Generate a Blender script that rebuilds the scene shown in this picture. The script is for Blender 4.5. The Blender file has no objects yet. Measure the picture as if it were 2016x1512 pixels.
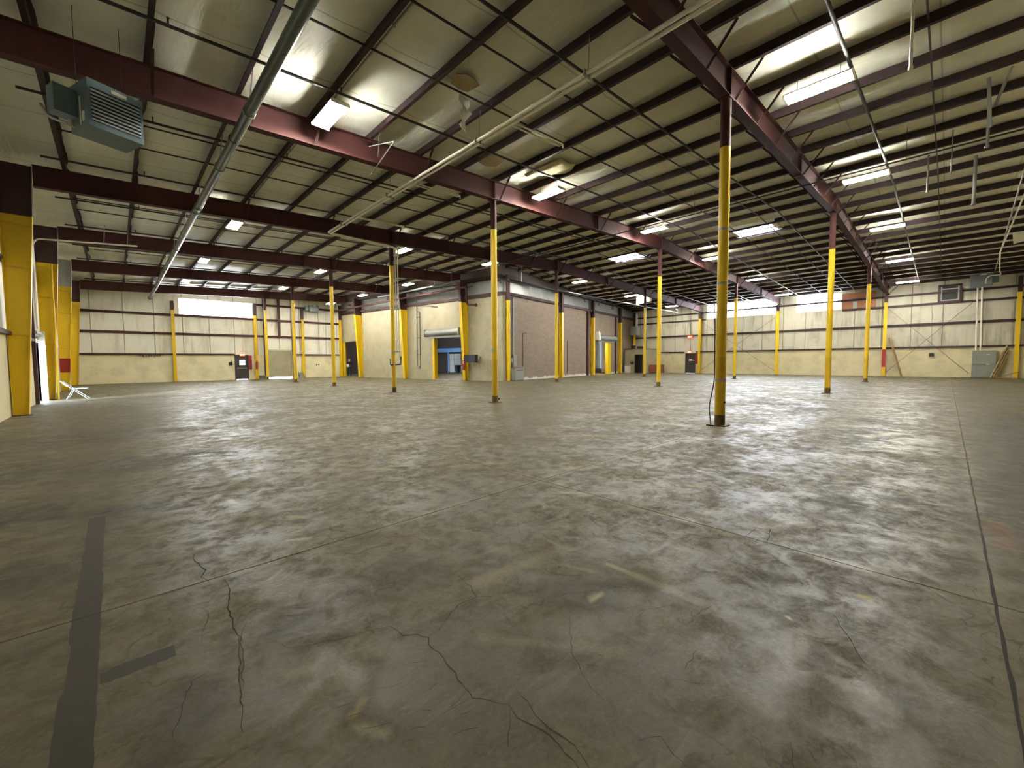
import bpy, bmesh, math, random
from mathutils import Vector, Matrix, noise
R = random.Random(7)
PI = math.pi
sc = bpy.context.scene
COL = sc.collection

# ------------------------------------------------------------------ layout
RIDGE_X, RIDGE_Z, SLOPE = 21.45, 8.03, 0.0415
XL, XR, YF, YB = -2.2, 45.1, -4.0, 42.0          # room planes
FRAMES = [3.4, 10.85, 18.1, 25.4, 32.8, 40.4]     # frame lines
COLX = [9.55, 21.45, 33.2]
PURX = [-0.78 + 1.5 * k for k in range(31)]
BOX = (19.95, 21.8)
BA = math.radians(9.7)
def roof(x): return RIDGE_Z - SLOPE * abs(x - RIDGE_X)
def box_w(x, y):                                   # box-local to world
    return (BOX[0] + x * math.cos(BA) - y * math.sin(BA), BOX[1] + x * math.sin(BA) + y * math.cos(BA))
def yend(x):                                       # where the hall ends at x
    if x < 16.5: return YB
    if x < BOX[0]: return BOX[1] + (BOX[0] - x) / math.tan(BA)
    return BOX[1] + (x - BOX[0]) * math.tan(BA)

# ------------------------------------------------------------------ mesh builder
class MB:
    def __init__(s): s.v, s.f, s.m, s.sm = [], [], [], []
    def add(s, vs, fs, m=0, smooth=False):
        b = len(s.v); s.v += [tuple(v) for v in vs]
        for f in fs: s.f.append([b + i for i in f]); s.m.append(m); s.sm.append(smooth)
        return s
    def box(s, a, b, m=0):
        (x0, y0, z0), (x1, y1, z1) = a, b
        x0, x1 = min(x0, x1), max(x0, x1); y0, y1 = min(y0, y1), max(y0, y1); z0, z1 = min(z0, z1), max(z0, z1)
        return s.add([(x0,y0,z0),(x1,y0,z0),(x1,y1,z0),(x0,y1,z0),(x0,y0,z1),(x1,y0,z1),(x1,y1,z1),(x0,y1,z1)],
                     [(0,3,2,1),(4,5,6,7),(0,1,5,4),(1,2,6,5),(2,3,7,6),(3,0,4,7)], m)
    def bar(s, p, q, w, h, m=0, up=(0,0,1)):      # rectangular bar from p to q
        p, q = Vector(p), Vector(q); d = (q - p).normalized(); u = Vector(up)
        if abs(d.dot(u)) > .99: u = Vector((1,0,0))
        r = d.cross(u).normalized() * w / 2; u = r.cross(d).normalized() * h / 2
        return s.add([p-r-u, p+r-u, p+r+u, p-r+u, q-r-u, q+r-u, q+r+u, q-r+u],
                     [(0,3,2,1),(4,5,6,7),(0,1,5,4),(1,2,6,5),(2,3,7,6),(3,0,4,7)][::1], m)
    def tube(s, path, r, n=10, m=0, caps=True, r1=None):
        P = [Vector(p) for p in path]; rings = []; prev = None
        for i, p in enumerate(P):
            d = (P[min(i+1, len(P)-1)] - P[max(i-1, 0)]).normalized()
            if prev is None:
                u = Vector((0,0,1)) if abs(d.z) < .9 else Vector((1,0,0))
                a = d.cross(u).normalized()
            else: a = (prev - d * prev.dot(d)).normalized()
            prev = a; b = d.cross(a)
            rr = r if r1 is None else r + (r1 - r) * i / (len(P) - 1)
            rings.append([p + (a * math.cos(2*PI*k/n) + b * math.sin(2*PI*k/n)) * rr for k in range(n)])
        vs = [v for g in rings for v in g]; fs = []
        for i in range(len(P) - 1):
            for k in range(n): fs.append((i*n+k, i*n+(k+1)%n, (i+1)*n+(k+1)%n, (i+1)*n+k))
        s.add(vs, fs, m, True)
        if caps:
            s.add(rings[0], [tuple(range(n))[::-1]], m); s.add(rings[-1], [tuple(range(n))], m)
        return s
    def prism(s, poly, axis, lo, hi, m=0):         # 2-D polygon extruded along an axis ('x': (y,z), 'y': (x,z), 'z': (x,y))
        def P(a, t): return {'x': (t, a[0], a[1]), 'y': (a[0], t, a[1]), 'z': (a[0], a[1], t)}[axis]
        n = len(poly)
        vs = [P(a, lo) for a in poly] + [P(a, hi) for a in poly]
        fs = [tuple(range(n))[::-1], tuple(range(n, 2*n))] + [(i, (i+1)%n, n+(i+1)%n, n+i) for i in range(n)]
        return s.add(vs, fs, m)
    def build(s, name, mats, parent=None, loc=None, off=(0,0,0), recalc=True):
        me = bpy.data.meshes.new(name)
        ox, oy, oz = off
        me.from_pydata([(x-ox, y-oy, z-oz) for x, y, z in s.v], [], s.f)
        for mt in (mats if isinstance(mats, (list, tuple)) else [mats]): me.materials.append(mt)
        for p, mi, sm in zip(me.polygons, s.m, s.sm): p.material_index = mi; p.use_smooth = sm
        if recalc:
            bm = bmesh.new(); bm.from_mesh(me); bmesh.ops.recalc_face_normals(bm, faces=bm.faces); bm.to_mesh(me); bm.free()
        me.update()
        o = bpy.data.objects.new(name, me); COL.objects.link(o)
        if parent: o.parent = parent
        if loc: o.location = loc
        return o

def tag(o, label=None, cat=None, group=None, kind=None):
    if label: o['label'] = label
    if cat: o['category'] = cat
    if group: o['group'] = group
    if kind: o['kind'] = kind
    return o
def thing(name, label, cat, loc=(0,0,0), rotz=0, group=None):
    o = bpy.data.objects.new(name, None); COL.objects.link(o)
    o.empty_display_size = .1; o.location = loc; o.rotation_euler = (0, 0, rotz)
    return tag(o, label, cat, group)
def struct(o, label=None, cat=None): return tag(o, label, cat, kind='structure')
def dup(root, loc, label, group=None):
    r = root.copy(); COL.objects.link(r); r.location = loc; r['label'] = label
    if group: r['group'] = group
    for ch in list(root.children):
        c = ch.copy(); COL.objects.link(c); c.parent = r
        for g in list(ch.children):
            d = g.copy(); COL.objects.link(d); d.parent = c
    return r
def bend(path, r=.12, n=5):                        # round the corners of a polyline
    P = [Vector(p) for p in path]; out = [P[0]]
    for i in range(1, len(P)-1):
        a, b, c = P[i-1], P[i], P[i+1]
        d0 = (a-b); d1 = (c-b); q = min(r, d0.length*.45, d1.length*.45)
        s0, s1 = b + d0.normalized()*q, b + d1.normalized()*q
        for k in range(n+1):
            t = k/n; out.append(s0*(1-t)**2 + b*2*t*(1-t) + s1*t*t)
    out.append(P[-1]); return out
ORD = ['first', 'second', 'third', 'fourth', 'fifth', 'sixth', 'seventh', 'eighth', 'ninth', 'tenth', 'eleventh', 'twelfth', 'thirteenth', 'fourteenth', 'fifteenth', 'sixteenth']

# ------------------------------------------------------------------ materials
def lin(c): return tuple(((v/255+.055)/1.055)**2.4 if v/255 > .04045 else v/255/12.92 for v in c) + (1,)
class NT:
    def __init__(s, m): s.t = m.node_tree; s.n = s.t.nodes; s.l = s.t.links
    def new(s, typ, **kw):
        n = s.n.new(typ)
        for k, v in kw.items(): setattr(n, k, v)
        return n
    def put(s, sock, val):
        if hasattr(val, 'is_linked') or isinstance(val, bpy.types.NodeSocket): s.l.new(val, sock)
        else: sock.default_value = val
    def math(s, op, a, b=0., c=0., clamp=False):
        n = s.new('ShaderNodeMath', operation=op, use_clamp=clamp)
        for i, v in enumerate((a, b, c)): s.put(n.inputs[i], v)
        return n.outputs[0]
    def vmath(s, op, a, b=(0,0,0), scale=None):
        n = s.new('ShaderNodeVectorMath', operation=op); s.put(n.inputs[0], a); s.put(n.inputs[1], b)
        if scale is not None: s.put(n.inputs['Scale'], scale)
        return n.outputs['Value'] if op in ('DOT_PRODUCT', 'LENGTH', 'DISTANCE') else n.outputs[0]
    def noise(s, vec, scale, detail=4, rough=.55, dist=0.):
        n = s.new('ShaderNodeTexNoise'); s.put(n.inputs['Vector'], vec)
        for k, v in (('Scale', scale), ('Detail', detail), ('Roughness', rough), ('Distortion', dist)): n.inputs[k].default_value = v
        return n.outputs['Fac']
    def ramp(s, fac, lo, hi, smooth=True):          # smoothstep lo..hi -> 0..1
        n = s.new('ShaderNodeMapRange', interpolation_type='SMOOTHSTEP' if smooth else 'LINEAR', clamp=True)
        s.put(n.inputs['Value'], fac); n.inputs['From Min'].default_value = lo; n.inputs['From Max'].default_value = hi
        return n.outputs[0]
    def mix(s, fac, a, b, blend='MIX'):
        n = s.new('ShaderNodeMix', data_type='RGBA', blend_type=blend)
        s.put(n.inputs[0], fac); s.put(n.inputs[6], a); s.put(n.inputs[7], b); return n.outputs[2]
    def scale(s, vec, sx, sy, sz):
        n = s.new('ShaderNodeMapping'); s.put(n.inputs[0], vec); n.inputs['Scale'].default_value = (sx, sy, sz); return n.outputs[0]
def base(name, rough=.6, metal=0., spec=.5):
    m = bpy.data.materials.new(name); m.use_nodes = True
    t = NT(m); p = t.n['Principled BSDF']
    p.inputs['Roughness'].default_value = rough; p.inputs['Metallic'].default_value = metal; p.inputs['Specular IOR Level'].default_value = spec
    tc = t.new('ShaderNodeTexCoord')
    return m, t, p, tc.outputs['Object']
def paint(name, rgb, rough=.6, metal=0., var=.15, sc_=3., dark=None, dthr=(.62, .75), bump=0., spec=.5):
    """Plain surface with uneven colour and optional worn patches."""
    m, t, p, co = base(name, rough, metal, spec)
    c = lin(rgb)
    n1 = t.noise(co, sc_, 5)
    a = tuple(v*(1-var) for v in c[:3]) + (1,); b = tuple(min(1, v*(1+var)) for v in c[:3]) + (1,)
    col = t.mix(n1, a, b)
    if dark is not None:
        n2 = t.noise(co, sc_*3.1, 8, .65)
        col = t.mix(t.ramp(n2, *dthr), col, lin(dark))
    t.l.new(col, p.inputs['Base Color'])
    if bump:
        bn = t.new('ShaderNodeBump'); bn.inputs['Strength'].default_value = bump; bn.inputs['Distance'].default_value = .02
        t.l.new(t.noise(co, sc_*2, 6), bn.inputs['Height']); t.l.new(bn.outputs[0], p.inputs['Normal'])
    return m
def glow(name, rgb, strength):
    m = bpy.data.materials.new(name); m.use_nodes = True; t = m.node_tree
    t.nodes.remove(t.nodes['Principled BSDF']); e = t.nodes.new('ShaderNodeEmission')
    e.inputs[0].default_value = lin(rgb); e.inputs[1].default_value = strength
    t.links.new(e.outputs[0], t.nodes['Material Output'].inputs[0]); return m

M = {}
M['steel'] = paint('oxide_red_steel', (70, 38, 36), .7, var=.3, sc_=2.2, dark=(60, 40, 38), dthr=(.58, .8), spec=.25)
M['steel_dark'] = paint('dark_oxide_steel', (60, 31, 30), .65, var=.3, sc_=2.5)
M['purlin'] = paint('purlin_oxide_paint', (46, 26, 26), .65, var=.25, sc_=1.5)
M['yellow'] = paint('worn_yellow_paint', (222, 184, 10), .42, var=.12, sc_=2.5, dark=(150, 112, 30), dthr=(.68, .8))
M['yellow_dirty'] = paint('scuffed_yellow_paint', (208, 168, 18), .5, var=.2, sc_=7, dark=(78, 58, 32), dthr=(.6, .72))
M['grime'] = paint('column_foot_grime', (98, 76, 40), .7, var=.35, sc_=9, dark=(38, 30, 24), dthr=(.5, .62))
M['black'] = paint('black_plastic', (26, 26, 25), .5, var=.2)
M['pipe_black'] = paint('black_sprinkler_pipe', (46, 42, 40), .6, var=.25, sc_=4)
M['pipe_grey'] = paint('grey_painted_pipe', (88, 94, 88), .32, metal=.35, var=.18, sc_=3)
M['pipe_white'] = paint('ivory_conduit', (240, 237, 222), .4, var=.08)
M['galv'] = paint('galvanised_steel', (158, 160, 156), .38, metal=.55, var=.2, sc_=5)
M['heater'] = paint('blue_grey_heater_enamel', (88, 105, 111), .42, var=.12, sc_=4)
M['louver'] = paint('grey_louver_enamel', (132, 138, 138), .4, var=.1)
M['heater_dark'] = paint('dark_grey_enamel', (38, 42, 44), .6)  # plain dark grey for heater insides, slots and small boxes
M['white'] = paint('white_paint', (226, 222, 208), .5, var=.06)
M['conduit_grey'] = paint('dull_grey_conduit', (120, 120, 114), .55, var=.15)
M['chair_white'] = paint('pale_grey_enamel', (158, 164, 170), .45, var=.06)
M['label'] = paint('paper_label', (220, 216, 200), .6, var=.05)
M['grey_box'] = paint('grey_electrical_enamel', (128, 131, 122), .45, var=.1, sc_=3)
M['red'] = paint('red_paint', (150, 26, 24), .45, var=.15)
M['maroon'] = paint('maroon_paint', (118, 26, 38), .5, var=.15)
M['dark_door'] = paint('dark_brown_door_paint', (52, 46, 42), .5, var=.15)
M['brown_wood'] = paint('reddish_wood', (134, 76, 54), .55, var=.25, sc_=5)
M['raw_wood'] = paint('yellowed_lumber', (150, 126, 80), .6, var=.2, sc_=4)
M['blue'] = paint('blue_beam_paint', (96, 150, 204), .5, var=.1)
M['navy'] = paint('navy_plastic', (32, 36, 60), .5)
M['foil'] = paint('white_plastic_facing', (140, 143, 140), .32, var=.3, sc_=1.6, dark=(92, 94, 90), bump=1.)
M['torn'] = paint('torn_insulation', (150, 130, 88), .85, var=.25, sc_=9, bump=.5)
M['batt'] = paint('cream_batt', (214, 206, 166), .8, var=.15, sc_=5, bump=.4)
M['plastic_strip'] = paint('torn_white_facing', (236, 236, 226), .5, var=.1, sc_=6)
M['shutter'] = paint('grey_rolling_shutter', (150, 152, 146), .4, metal=.3, var=.12)
M['copper'] = paint('rust_brown_panel', (150, 96, 66), .5, var=.25, sc_=2)
M['paper'] = paint('white_paper', (232, 232, 228), .6, var=.03)
M['exit_red'] = glow('lit_exit_sign', (230, 90, 66), .28)
M['exit_letter'] = glow('lit_exit_letters', (250, 214, 190), .6)
M['tube'] = glow('fluorescent_tube', (255, 252, 240), 58)
M['day'] = glow('daylit_translucent_pane', (240, 246, 255), 4)
M['day_right'] = glow('daylit_translucent_pane_right', (232, 241, 255), 7)
M['sky_pane'] = glow('daylit_skylight_pane', (222, 230, 255), 4)
M['seam'] = paint('dark_seam_tape', (120, 116, 100), .7)
M['skin'] = paint('skin', (214, 168, 148), .5, var=.06)
M['cloth_black'] = paint('black_jacket_cloth', (24, 24, 28), .8)
M['jeans'] = paint('dark_trouser_cloth', (36, 38, 48), .8)
M['concrete_pad'] = paint('concrete_base', (150, 146, 130), .8, var=.2, sc_=6)

def panel_mat(name, axis, pitch, phase, rgb, stain, streak=.5):
    """Insulated wall facing: vertical seams, soft pillow and dirt streaks running down."""
    m, t, p, co = base(name, .62)
    sep = t.new('ShaderNodeSeparateXYZ'); t.l.new(co, sep.inputs[0])
    u = sep.outputs[axis]
    fr = t.math('FRACT', t.math('DIVIDE', t.math('ADD', u, 100*pitch - phase), pitch))
    d = t.math('MULTIPLY', t.math('ABSOLUTE', t.math('SUBTRACT', fr, .5)), pitch)   # 0 mid, pitch/2 at seam
    seam = t.ramp(d, pitch/2-.035, pitch/2-.012)
    st = t.noise(t.scale(co, 1.3, 1.3, .16), 1.6, 6, .6)
    blot = t.noise(co, 1.1, 6, .6)
    c0 = lin(rgb)
    col = t.mix(t.ramp(st, .48, .72), c0, lin(stain))
    col = t.mix(t.math('MULTIPLY', t.ramp(blot, .5, .75), streak), col, lin(stain))
    col = t.mix(t.math('MULTIPLY', seam, .75), col, lin((96, 90, 74)))
    t.l.new(col, p.inputs['Base Color'])
    bn = t.new('ShaderNodeBump'); bn.inputs['Strength'].default_value = .5; bn.inputs['Distance'].default_value = .06
    h = t.math('SUBTRACT', t.noise(t.scale(co, 1, 1, .5), 1.4, 5), t.math('MULTIPLY', seam, .5))
    t.l.new(h, bn.inputs['Height']); t.l.new(bn.outputs[0], p.inputs['Normal'])
    return m
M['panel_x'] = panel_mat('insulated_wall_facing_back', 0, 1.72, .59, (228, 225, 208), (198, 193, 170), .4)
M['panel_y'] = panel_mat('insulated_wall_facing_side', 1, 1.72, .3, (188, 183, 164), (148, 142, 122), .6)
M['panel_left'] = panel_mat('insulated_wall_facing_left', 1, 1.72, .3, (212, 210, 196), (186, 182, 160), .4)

def block_mat(name, rgb, swap=None, spots=(120, 98, 66)):
    """Painted block or rough wall with chips and smears."""
    m, t, p, co = base(name, .6)
    n1 = t.noise(co, 1.2, 6, .6); n2 = t.noise(co, 7, 8, .7); n3 = t.noise(co, 2.7, 10, .75, .6)
    c = lin(rgb); c2 = tuple(v*.82 for v in c[:3]) + (1,)
    col = t.mix(t.ramp(n1, .4, .68), c, c2)
    col = t.mix(t.math('MULTIPLY', t.ramp(n3, .62, .70), .5), col, lin(spots))
    t.l.new(col, p.inputs['Base Color'])
    bn = t.new('ShaderNodeBump'); bn.inputs['Strength'].default_value = .3; bn.inputs['Distance'].default_value = .02
    t.l.new(n2, bn.inputs['Height']); t.l.new(bn.outputs[0], p.inputs['Normal'])
    return m
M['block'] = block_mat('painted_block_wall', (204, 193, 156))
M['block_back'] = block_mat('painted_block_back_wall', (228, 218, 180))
M['cream'] = block_mat('cream_painted_wall', (160, 152, 124), spots=(140, 130, 104))
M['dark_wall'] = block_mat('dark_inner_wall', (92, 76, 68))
M['grey_wall'] = block_mat('pale_grey_inner_wall', (196, 194, 188), spots=(180, 178, 170))

def brick_mat():
    m, t, p, co = base('grey_brown_brick', .7)
    # wall lies in the local x-z plane: turn z into the brick's vertical
    cx = t.new('ShaderNodeSeparateXYZ'); t.l.new(co, cx.inputs[0])
    cb = t.new('ShaderNodeCombineXYZ'); t.l.new(cx.outputs[0], cb.inputs[0]); t.l.new(cx.outputs[2], cb.inputs[1])
    b = t.new('ShaderNodeTexBrick'); t.l.new(cb.outputs[0], b.inputs['Vector'])
    b.inputs['Color1'].default_value = lin((130, 112, 92)); b.inputs['Color2'].default_value = lin((114, 98, 80)); b.inputs['Mortar'].default_value = lin((130, 118, 102))
    b.inputs['Scale'].default_value = 1; b.inputs['Brick Width'].default_value = .4; b.inputs['Row Height'].default_value = .1; b.inputs['Mortar Size'].default_value = .008
    n = t.noise(co, .9, 6)
    col = t.mix(t.math('MULTIPLY', t.ramp(n, .4, .7), .35), b.outputs['Color'], lin((142, 118, 96)))
    # chalky efflorescence along the foot of the wall
    zz = t.math('ADD', cx.outputs[2], t.math('MULTIPLY', t.noise(co, 2.5, 5), .5))
    col = t.mix(t.math('SUBTRACT', 1., t.ramp(zz, .3, .5)), col, lin((206, 200, 186)))
    t.l.new(col, p.inputs['Base Color']); return m
M['brick'] = brick_mat()

def ceiling_mat():
    m, t, p, co = base('vinyl_roof_insulation', .55)
    n1 = t.noise(co, .55, 3, .6); n2 = t.noise(t.scale(co, 3., .7, 1), 1.5, 3, .6, .5); n3 = t.noise(co, 2.2, 4, .7)
    col = t.mix(t.ramp(n1, .35, .7), lin((238, 239, 228)), lin((224, 224, 208)))
    col = t.mix(t.math('MULTIPLY', t.ramp(n3, .6, .8), .3), col, lin((186, 182, 160)))
    sep = t.new('ShaderNodeSeparateXYZ'); t.l.new(co, sep.inputs[0])
    fr = t.math('FRACT', t.math('DIVIDE', t.math('ADD', sep.outputs[1], 100.35), 1.83))
    seam = t.ramp(t.math('ABSOLUTE', t.math('SUBTRACT', fr, .5)), .488, .497)
    col = t.mix(t.math('MULTIPLY', seam, .45), col, lin((90, 84, 66)))
    tape = t.math('LESS_THAN', t.math('ABSOLUTE', t.math('SUBTRACT', sep.outputs[1], .2)), .035)
    col = t.mix(t.math('MULTIPLY', tape, .7), col, lin((246, 246, 240)))
    t.l.new(col, p.inputs['Base Color'])
    bn = t.new('ShaderNodeBump'); bn.inputs['Strength'].default_value = .6; bn.inputs['Distance'].default_value = .05
    t.l.new(t.math('ADD', t.math('MULTIPLY', n2, .7), t.math('MULTIPLY', n3, .2)), bn.inputs['Height']); t.l.new(bn.outputs[0], p.inputs['Normal'])
    return m
M['ceiling'] = ceiling_mat()

def floor_mat():
    m, t, p, co = base('worn_concrete', .4, 0., .32)
    flat = t.scale(co, 1, 1, 0)
    mid = t.noise(flat, 1.0, 8, .7, .3); fine = t.noise(flat, 5.0, 8, .76, .4)
    rot = t.new('ShaderNodeMapping'); t.l.new(flat, rot.inputs[0]); rot.inputs['Rotation'].default_value = (0, 0, .75); rot.inputs['Scale'].default_value = (1.1, 4.2, 1)
    streak = t.noise(rot.outputs[0], 1.3, 6, .68, .6)
    grit = t.noise(flat, 45, 2, .6)
    col = t.mix(t.ramp(mid, .36, .64), lin((104, 99, 84)), lin((130, 123, 105)))
    col = t.mix(t.math('MULTIPLY', t.ramp(fine, .46, .68), .5), col, lin((88, 82, 71)))
    col = t.mix(t.math('MULTIPLY', t.ramp(streak, .52, .68), .45), col, lin((146, 138, 121)))
    col = t.mix(t.math('MULTIPLY', t.ramp(grit, .5, .8), .15), col, lin((146, 139, 122)))
    vein = t.noise(flat, 1.7, 3, .6, .8); vein2 = t.noise(rot.outputs[0], 2.6, 2, .6, 1.2)
    k1 = t.math('SUBTRACT', 1., t.ramp(t.math('ABSOLUTE', t.math('SUBTRACT', vein, .5)), .002, .012))
    col = t.mix(t.math('MULTIPLY', t.math('MULTIPLY', k1, t.ramp(mid, .42, .6)), .6), col, lin((64, 59, 50)))
    k2 = t.math('SUBTRACT', 1., t.ramp(t.math('ABSOLUTE', t.math('SUBTRACT', vein2, .53)), .002, .016))
    col = t.mix(t.math('MULTIPLY', t.math('MULTIPLY', k2, t.ramp(fine, .45, .6)), .2), col, lin((158, 150, 130)))
    at = t.new('ShaderNodeAttribute', attribute_name='wear')
    col = t.mix(at.outputs['Alpha'], col, at.outputs['Color'])
    gr2 = t.math('ADD', .8, t.math('MULTIPLY', grit, .4))
    col = t.mix(1., col, t.vmath('SCALE', (.54, .51, .385), scale=gr2), 'MULTIPLY')
    t.l.new(col, p.inputs['Base Color'])
    rg = t.math('ADD', .36, t.math('MULTIPLY', t.ramp(t.math('ADD', t.math('MULTIPLY', mid, .5), t.math('MULTIPLY', fine, .5)), .4, .6), .4))
    t.l.new(rg, p.inputs['Roughness'])
    bn = t.new('ShaderNodeBump'); bn.inputs['Strength'].default_value = .55; bn.inputs['Distance'].default_value = .012
    t.l.new(t.math('ADD', t.math('MULTIPLY', fine, .6), t.math('MULTIPLY', streak, .5)), bn.inputs['Height']); t.l.new(bn.outputs[0], p.inputs['Normal'])
    return m
M['floor'] = floor_mat()
M['floor_band'] = paint('dark_floor_paint', (52, 47, 38), .55, var=.15, sc_=2.5, dark=(70, 65, 54), dthr=(.55, .8), spec=.3)
M['crack'] = paint('dark_crack_and_joint', (46, 42, 35), .9)  # plain dark colour for cracks, gouges and saw-cut joints
M['ground'] = paint('outside_ground', (150, 150, 146), .9)

# ------------------------------------------------------------------ shell
import numpy as np
def steps(*seg):                                   # (start, end, step) ... -> coordinates
    out = []
    for a, b, d in seg: out += list(np.linspace(a, b, max(2, int(round((b-a)/d))+1))[:-1])
    return np.array(out + [seg[-1][1]])
def vnoise(x, y, f, seed):
    rs = np.random.RandomState(seed); T = rs.rand(256, 256); x = x*f; y = y*f
    xi, yi = np.floor(x).astype(int), np.floor(y).astype(int); u, v = x-xi, y-yi; u = u*u*(3-2*u); v = v*v*(3-2*v)
    g = lambda a, b: T[a % 256, b % 256]
    return (g(xi, yi)*(1-u)+g(xi+1, yi)*u)*(1-v) + (g(xi, yi+1)*(1-u)+g(xi+1, yi+1)*u)*v
def fbm(x, y, f, seed, o=4): return sum(vnoise(x, y, f*2**k, seed+k)*.5**k for k in range(o)) / sum(.5**k for k in range(o))
FX = steps((XL-.15, -1.2, .2), (-1.2, 4.2, .03), (4.2, 16, .09), (16, 60, 1.2)); FY = steps((YF, -1.6, .4), (-1.6, .2, .06), (.2, 6.6, .03), (6.6, 12, .1), (12, 62, 1.2))
GX, GY = np.meshgrid(FX, FY, indexing='ij')
wear = np.zeros(GX.shape + (4,)); edge_n = fbm(GX, GY, 2.2, 11) - .5; fine_n = fbm(GX, GY, 9, 5) - .5
def over(c, a):                                    # paint colour c with coverage a on the wear map
    c = np.array(lin(tuple(v*.9 for v in c))[:3]); a = a[..., None]; A = wear[..., 3:4]; na = a + A*(1-a)
    wear[..., :3] = np.where(na > 1e-6, (c*a + wear[..., :3]*A*(1-a)) / np.maximum(na, 1e-6), wear[..., :3]); wear[..., 3:4] = na
def stain(c, amt, ax, ay, bx, by, r, soft, jit=1.):
    dx, dy = bx-ax, by-ay; h = np.clip(((GX-ax)*dx + (GY-ay)*dy) / max(dx*dx+dy*dy, 1e-9), 0, 1)
    d = np.hypot(GX-ax-h*dx, GY-ay-h*dy) + (edge_n*1.6 + fine_n*.5)*jit*r
    k = np.clip((r+soft-d)/(2*soft), 0, 1); over(c, k*k*(3-2*k)*amt)
# dark paint band, oil stains and patches left of the camera
stain((50, 48, 44), .85, -.85, 5.95, .3, 5.45, .16, .16)
stain((60, 58, 52), .5, -1.6, 6.5, -.5, 6.2, .25, .25)
stain((120, 94, 62), .6, -.52, 3.46, -.25, 3.44, .03, .015)
stain((84, 76, 62), .6, -.47, 3.14, -.26, 3.15, .03, .02)
stain((66, 64, 58), .75, .64, 5.95, .86, 5.9, .06, .04)
stain((78, 72, 62), .5, .05, 1.9, .2, 2.2, .10, .05); stain((84, 80, 70), .5, .7, 2.5, 1.4, 2.4, .25, .15)
stain((92, 92, 86), .55, 1.9, 1.7, 2.1, 1.5, .17, .05)
stain((66, 64, 56), .55, -1.5, 4.6, -.4, 4.2, .25, .2); stain((62, 60, 52), .5, -1.8, 8.5, .8, 8.2, .7, .4); stain((64, 62, 54), .45, -1.9, 11, .4, 12, .8, .5); stain((140, 132, 112), .5, -1.0, 3.8, -.3, 3.8, .16, .12)
# patches on the right
stain((100, 102, 96), .75, 4.85, .62, 5.75, .62, .36, .1)
stain((66, 70, 72), .6, 9.2, .95, 13.5, 1.1, .35, .3)
stain((176, 174, 160), .6, 8.9, .35, 10.1, .2, .3, .14)
stain((74, 76, 78), .65, 5.5, -1.0, 16, -1.6, .75, .5, .3)
stain((78, 82, 84), .5, 14, 2.6, 21, 6.5, .6, .5); stain((86, 82, 72), .5, 2.9, .6, 4.2, .3, .3, .3)
stain((176, 128, 78), .6, 5.5, -.35, 4.8, -.38, .06, .05); stain((160, 168, 166), .35, 4.2, -.6, 3.6, -.55, .06, .06)
# pale scuffs and chips
stain((202, 192, 160), .85, 2.475, 1.62, 2.48, 1.3, .022, .02, .5); stain((172, 162, 136), .6, 2.48, 1.4, 2.47, 1.0, .035, .035, .6)
stain((192, 182, 156), .65, 2.22, 1.9, 2.31, 1.64, .025, .025); stain((220, 210, 178), .9, 2.11, 1.44, 2.03, 1.44, .018, .014)
stain((222, 214, 196), .9, 2.68, .58, 2.67, .55, .016, .012); stain((180, 168, 48), .85, 3.24, .30, 3.23, .28, .035, .03)
stain((204, 198, 176), .7, .68, 3.08, .79, 3.16, .014, .014); stain((204, 198, 176), .6, .96, 3.67, 1.1, 3.58, .016, .016)
stain((204, 182, 126), .6, .64, 1.63, .71, 1.68, .016, .016); stain((196, 190, 166), .6, .64, 1.57, .70, 1.46, .02, .02); stain((170, 160, 130), .6, .55, 2.05, .62, 2.02, .035, .03)
for k in range(90):                                # small random smears
    x, y = R.uniform(.6, 15), R.uniform(-.6, 10.5)
    if x + y < 2.5: continue
    a = R.gauss(-.75, .5); L = R.uniform(.1, .9); w_ = R.uniform(.015, .06) * (1 + (x+y)/16)
    stain((196, 186, 164) if R.random() < .62 else (72, 68, 60), R.uniform(.2, .55), x, y, x+L*math.cos(a), y+L*math.sin(a), w_, w_)
for cx, cy, rr, a in ((7.6, 4.6, 1.9, .45), (8.3, 4.5, 1.2, .4), (7.2, 5.0, 1.4, .3), (12, 6, 2.4, .3)):   # tyre arcs
    d = np.abs(np.hypot(GX-cx, GY-cy) - rr); k = np.clip((.1-d)/.07, 0, 1) * np.clip(edge_n*5+.6, 0, 1); over((66, 62, 54), k*a)
JY, JX = (3.36, 10.85, 18.1, 25.4, 32.8), (3.67, 9.55, 15.5, 21.45, 27.3, 33.2, 39.1)
for yy in JY[:2] + (-.25,): over((176, 166, 144), np.clip((.09-np.abs(GY-yy-.03*edge_n))/.08, 0, 1)*np.clip(.35+1.2*edge_n, 0, .5))
over((176, 166, 144), np.clip((.09-np.abs(GX-3.67-.03*edge_n))/.08, 0, 1)*np.clip(.35+1.2*edge_n, 0, .5))
fl = MB()
nfx, nfy = GX.shape
fl.v = list(zip(GX.ravel().tolist(), GY.ravel().tolist(), [0.]*GX.size))
idx = np.arange(GX.size).reshape(GX.shape)
fl.f = np.stack([idx[:-1, :-1], idx[1:, :-1], idx[1:, 1:], idx[:-1, 1:]], -1).reshape(-1, 4).tolist()
fl.m = [0]*len(fl.f); fl.sm = [False]*len(fl.f)
fl.box((XL-.15, YF, -.2), (60, 62, -.01), 0)
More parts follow.
